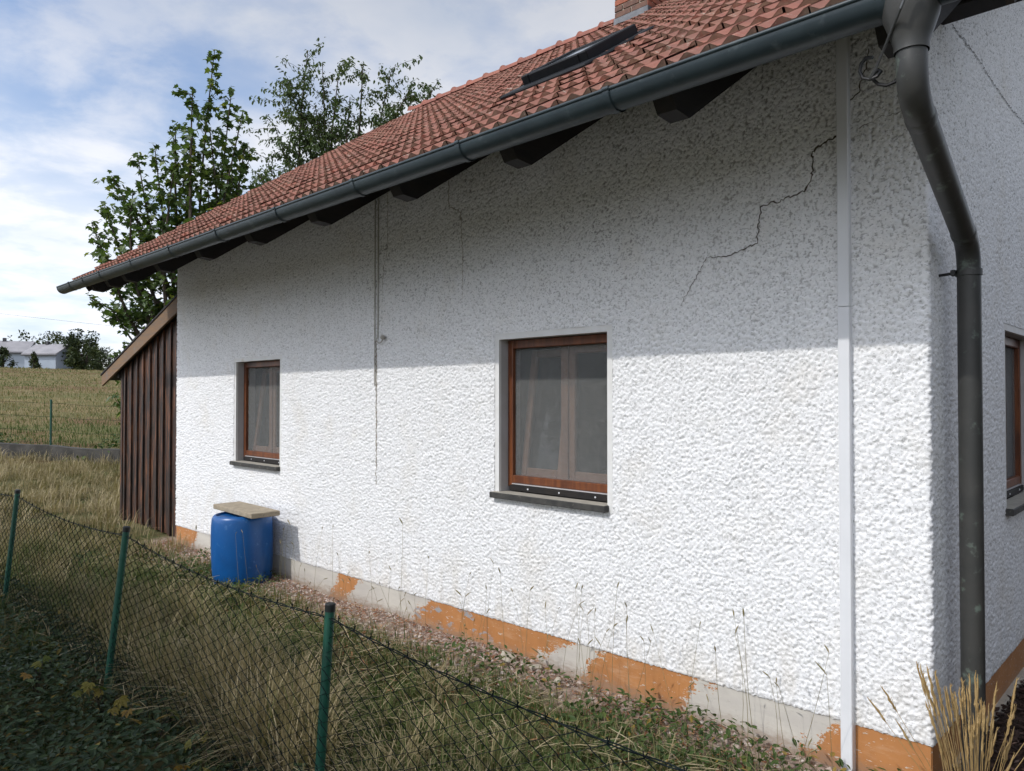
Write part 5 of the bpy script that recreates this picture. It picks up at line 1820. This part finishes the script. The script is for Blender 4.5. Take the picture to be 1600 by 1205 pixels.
# ------------------------------------------------------------------ tall thin stalks against the wall
def stalk(mb, base, tip, head, hr, r=0.0014, g=random):
    base = Vector(base); tip = Vector(tip)
    pts = []
    side = Vector((g.uniform(-.03, .03), g.uniform(-.03, .03), 0))
    for k in range(7):
        t = k / 6
        pts.append(base + (tip - base) * t + side * math.sin(math.pi * t))
    mb.tube(pts, [r * (1.3 - 0.5 * k / 6) for k in range(7)], 4, False)
    d = (pts[-1] - pts[-2]).normalized()
    e = pts[-1] + d * head + Vector((g.uniform(-.9, .9) * head, g.uniform(-.4, .4) * head, -0.35 * head))
    mb.tube([pts[-1] - d * 0.005, pts[-1] + (e - pts[-1]) * 0.3, pts[-1] + (e - pts[-1]) * 0.7, e], [r, hr, hr * 0.8, r * 0.6], 5, False)


rs = random.Random(77)
m = MB()
specials = [((-3.57, -0.35), 0.89, 0.075, 0.0055), ((-1.45, -0.5), 0.80, 0.05, 0.004), ((-1.28, -0.55), 0.62, 0.06, 0.005), ((-0.84, -0.35), 0.55, 0.05, 0.005), ((-0.62, -0.45), 0.80, 0.06, 0.005), ((-0.72, -0.4), 0.66, 0.06, 0.004),
            ((-2.3, -0.45), 0.72, 0.06, 0.005), ((-2.1, -0.5), 0.66, 0.05, 0.005), ((-2.7, -0.4), 0.55, 0.05, 0.004), ((-5.4, -0.35), 0.60, 0.05, 0.005), ((-5.2, -0.4), 0.52, 0.05, 0.005), ((-6.0, -0.95), 0.62, 0.08, 0.006), ((-5.9, -0.9), 0.42, 0.06, 0.005)]
for (x, y), h, hd, hr in specials:
    stalk(m, (x, y, 0), (x + rs.uniform(-.1, .1), y + rs.uniform(-.05, .08), h), hd, hr, g=rs)
for k in range(78):
    x = rs.uniform(-5.6, -0.1); y = rs.uniform(-0.75, -0.12)
    h = rs.uniform(0.25, 0.74)
    stalk(m, (x, y, 0), (x + rs.uniform(-.22, .22), y + rs.uniform(-.1, .1), h), rs.uniform(.03, .065), rs.uniform(.0025, .0045), 0.0011, g=rs)
me = m.mesh('seed_stalks')
a = me.attributes.new('tint', 'FLOAT', 'POINT'); a.data.foreach_set('value', np.clip(np.random.default_rng(3).normal(0.62, 0.1, len(me.vertices)), 0, 1).astype(np.float32))
o = obj('seed_stalks', me, MAT['grass'])
tag(o, 'thin dry grass stalks with seed heads against the white wall', 'grass', kind='stuff')

# golden ornamental grass by the corner
og = thing('ornamental_grass', 'golden feathery grass clump at the foot of the drainpipe', 'grass', (0.20, -0.21, 0))
m = MB(); m2 = MB()
rs = random.Random(8)
for k in range(62):
    a = rs.uniform(0, 6.28); r0 = rs.uniform(0, 0.07)
    b = Vector((r0 * math.cos(a), r0 * math.sin(a), -0.03))
    h = rs.uniform(0.30, 0.60)
    sp = rs.uniform(0.02, 0.20) * (1.6 if rs.random() < 0.2 else 0.8)
    t = Vector((b.x + sp * math.cos(a) - 0.03, b.y + sp * math.sin(a), h))
    mid = (b + t) / 2 + Vector((0, 0, 0.05))
    m.tube([b, mid, t], [0.0022, 0.0016, 0.0012], 4, False)
    d = (t - mid).normalized()
    ln = rs.uniform(0.10, 0.17)
    pts = [t - d * 0.02 + d * ln * q + Vector((rs.uniform(-.003, .003), rs.uniform(-.003, .003), 0)) for q in (0, .15, .3, .45, .6, .8, 1.0)]
    m2.tube(pts, [0.0015, 0.0052, 0.0044, 0.0056, 0.0042, 0.0034, 0.0008], 5, False)
    for q in range(9):
        p = pts[0] + (pts[-1] - pts[0]) * rs.uniform(0.05, 0.95)
        e = p + Vector((rs.uniform(-.010, .010), rs.uniform(-.010, .010), 0.016))
        m2.tube([p, e], [0.0016, 0.0004], 3, False)
for mb, nm in ((m, 'stems'), (m2, 'plumes')):
    me = mb.mesh(nm)
    a = me.attributes.new('tint', 'FLOAT', 'POINT')
    a.data.foreach_set('value', np.clip(np.random.default_rng(4).normal(0.5, 0.25, len(me.vertices)), 0, 1).astype(np.float32))
    obj(nm, me, MAT['reed'], og)
# two loose reed plumes further right and a small conifer tip
sp2 = thing('conifer_seedling', 'small dark green conifer sprig at the right picture edge', 'plant', (0.42, 1.25, 0))
MB().tube([(0, 0, -0.05), (0.01, 0, 0.3)], [0.008, 0.003], 6).build('stem', MAT['bark'], sp2)
gg = np.random.default_rng(6)
n = 420
q = gg.uniform(0.05, 1, n)
P = np.stack([0.16 * (1.1 - q) * gg.normal(0, 0.6, n), 0.16 * (1.1 - q) * gg.normal(0, 0.6, n), 0.32 * q], -1)
leaf_cloud('needles', DIAM * np.array([0.35, 1, 1]), DIAM_F, P, rotmats(n, -0.7, 0.3, gg), gg.uniform(0.03, 0.06, n), np.clip(gg.normal(0.35, 0.2, n), 0, 0.9), MAT['cover_leaf'], sp2)

# yellowing creeper sprigs in the ground cover
PALM = []
PALM_FS = []
for k, a in enumerate((-1.25, -0.62, 0.0, 0.62, 1.25)):
    s = 1.0 - 0.28 * abs(a) / 1.25
    ca_, sa_ = math.cos(a), math.sin(a)
    o0 = len(PALM)
    for vx, vy, vz in OVAL:
        X_, Y_ = vx * s * 0.95, vy * s
        PALM.append((X_ * ca_ - Y_ * sa_, X_ * sa_ + Y_ * ca_, vz * s - 0.10 * (Y_ ** 2)))
    PALM_FS += [tuple(i + o0 for i in f) for f in OVAL_F[0]]
PALM = np.array(PALM)
spots = [(-3.05, -2.33, 'yellow five-fingered leaves highest up the shaded slope in front of the middle post'), (-2.62, -2.25, 'yellowish creeper leaves between the nearest two posts low in the grass'), (-3.72, -2.36, 'yellow-orange leaves at the foot of the second green post'),
         (-3.35, -2.45, 'cluster of olive creeper leaves just below the second post'), (-2.35, -2.42, 'pair of yellow creeper sprigs near the bottom edge of the picture'), (-4.35, -2.55, 'small yellow leaf sprig farther left in the dark ground cover')]
for k, (x, y, lab) in enumerate(spots):
    z = float(terrain(x, y))
    t = thing('creeper_plant', lab, 'plant', (x, y, z), 'yellowing creeper sprigs')
    gg = np.random.default_rng(60 + k)
    nl = 4 + k % 3
    P = np.stack([gg.normal(0, 0.07, nl), gg.normal(0, 0.06, nl), gg.uniform(0.12, 0.24, nl)], -1)
    st = MB()
    for p in P:
        st.tube([(0, 0, -0.02), (p[0] * 0.5, p[1] * 0.5, p[2] * 0.6), tuple(p)], [0.003, 0.002, 0.0015], 4, False)
    st.build('stems', MAT['bark'], t)
    leaf_cloud('leaves', PALM, [PALM_FS], P, rotmats(nl, 0.1, 0.7, gg), gg.uniform(0.045, 0.07, nl), np.clip(gg.normal(0.35, 0.3, nl), 0, 1), MAT['yellow_leaf'], t)

# ------------------------------------------------------------------ hedge out of view at the side, added to darken the gable wall
def shade_hedge(label, p0, p1, h0, half, seed, taper=None, n=13000):
    hg = np.random.default_rng(seed)
    p0 = np.array(p0, float); p1 = np.array(p1, float)
    d = p1 - p0; Ld = np.linalg.norm(d); d = d / Ld; nn = np.array((-d[1], d[0]))
    t = thing('shade_hedge', label, 'shade_hedge', (p0[0], p0[1], 0.0), 'unseen hedges added for shade')
    inv_ = Matrix.Translation((-p0[0], -p0[1], 0))

    def top(s_):
        h_ = h0 + 0.10 * np.sin(2.1 * s_) + 0.07 * np.sin(5.3 * s_ + 1)
        if taper is not None:
            h_ = h_ - taper[1] * np.clip(taper[0] - s_, 0, None)
        return np.maximum(h_, 0.7)
    s_ = hg.uniform(0, Ld, n); H_ = top(s_)
    f_ = hg.uniform(0, 1, n); z_ = H_ * hg.uniform(0, 1, n) ** 0.8
    o_ = np.where(f_ < 0.40, half, np.where(f_ < 0.72, -half, hg.uniform(-half, half, n))) * np.sqrt(np.clip(1.1 - (z_ / H_) ** 4 * 0.6, 0.1, 1)) + hg.normal(0, 0.05, n)
    z_ = np.where(f_ >= 0.72, H_ - 0.08 + hg.normal(0, 0.08, n), z_)
    P_ = p0[None] + d[None] * s_[:, None] + nn[None] * o_[:, None]
    o = leaf_cloud('foliage', OVAL, OVAL_F, np.column_stack([P_, z_]), rotmats(n, 0.0, 1.4, hg), hg.uniform(0.10, 0.17, n), np.clip(hg.normal(0.45, 0.2, n), 0, 0.9), MAT['far_leaf'], t)
    o.matrix_parent_inverse = inv_
    vs = []; fs = []
    ks = np.arange(0, Ld, 0.4)
    for k_ in ks:
        h_ = float(top(np.array([k_]))[0]) - 0.15
        for q, zz in ((half - 0.12, -0.1), (half - 0.16, h_), (-half + 0.16, h_), (-half + 0.12, -0.1)):
            c_ = p0 + d * k_ + nn * q
            vs.append((c_[0], c_[1], zz))
    for i_ in range(len(ks) - 1):
        for j_ in range(3):
            a_ = i_ * 4 + j_
            fs.append((a_, a_ + 1, a_ + 5, a_ + 4))
    fs += [(0, 1, 2, 3), tuple(len(vs) - 4 + q for q in (3, 2, 1, 0))]
    o = MB().add(vs, fs).build('branches', MAT['bark'], t); o.matrix_parent_inverse = inv_


shade_hedge('hedge added out of view to darken the gable wall', (5.4, -3.0), (5.4, 9.0), 3.6, 0.4, 71, n=7000)

# pale gravel lane added out of view to bounce light onto the wall
m = MB()
nx_ = 40
for k in range(nx_ + 1):
    x_ = -30.0 + 60.0 * k / nx_
    for y_ in (-13.5, -10.0, -7.0, -4.3):
        m.v.append((x_, y_ + 0.15 * math.sin(x_ * 0.9 + y_), float(terrain(x_, y_)) + 0.012))
for k in range(nx_):
    for j in range(3):
        a_ = k * 4 + j
        m.f.append((a_, a_ + 4, a_ + 5, a_ + 1))
bounce_lane = m.build('bounce_lane', simple('pale_bounce_gravel', (0.46, 0.44, 0.41), (0.36, 0.345, 0.32), 9.0, 0.95, 60.0, 0.5, 0.01))
tag(bounce_lane, kind='structure')

# garden trees across the lane's edge: unseen, added to shade the near verge
gb = np.random.default_rng(90)
for k, (x_, y_, h_, w_, lab) in enumerate(((-6.7, -6.0, 4.85, 1.6, 'small dense garden tree behind the photographer, added for shade, farthest left'), (-4.4, -6.1, 4.98, 1.65, 'dense garden tree behind the photographer, added for shade, second from the left'),
                                           (-1.8, -6.0, 4.68, 1.6, 'dense garden tree straight behind the photographer, added for shade'))):
    tips_ = []
    for q in range(24):
        a_ = gb.uniform(0, 6.283); el_ = gb.uniform(-0.9, 1.35); rr_ = gb.uniform(0.75, 1.0)
        tips_.append((x_ + w_ * rr_ * math.cos(a_) * math.cos(el_), y_ + 0.6 * w_ * rr_ * math.sin(a_) * math.cos(el_), h_ - 1.0 + 0.95 * rr_ * math.sin(el_)))
    tree('added_shade_tree', lab, (x_, y_, 0.0), tips_, 0.08, (x_, y_, h_ - 1.6), OVAL, OVAL_F, 0.17, MAT['plum_leaf'], 24.0, 0.5, 91 + k, group='unseen garden trees added for shade', twigs_per_m=8.0, sprays=5, spray_l=0.5, spray_n=20)
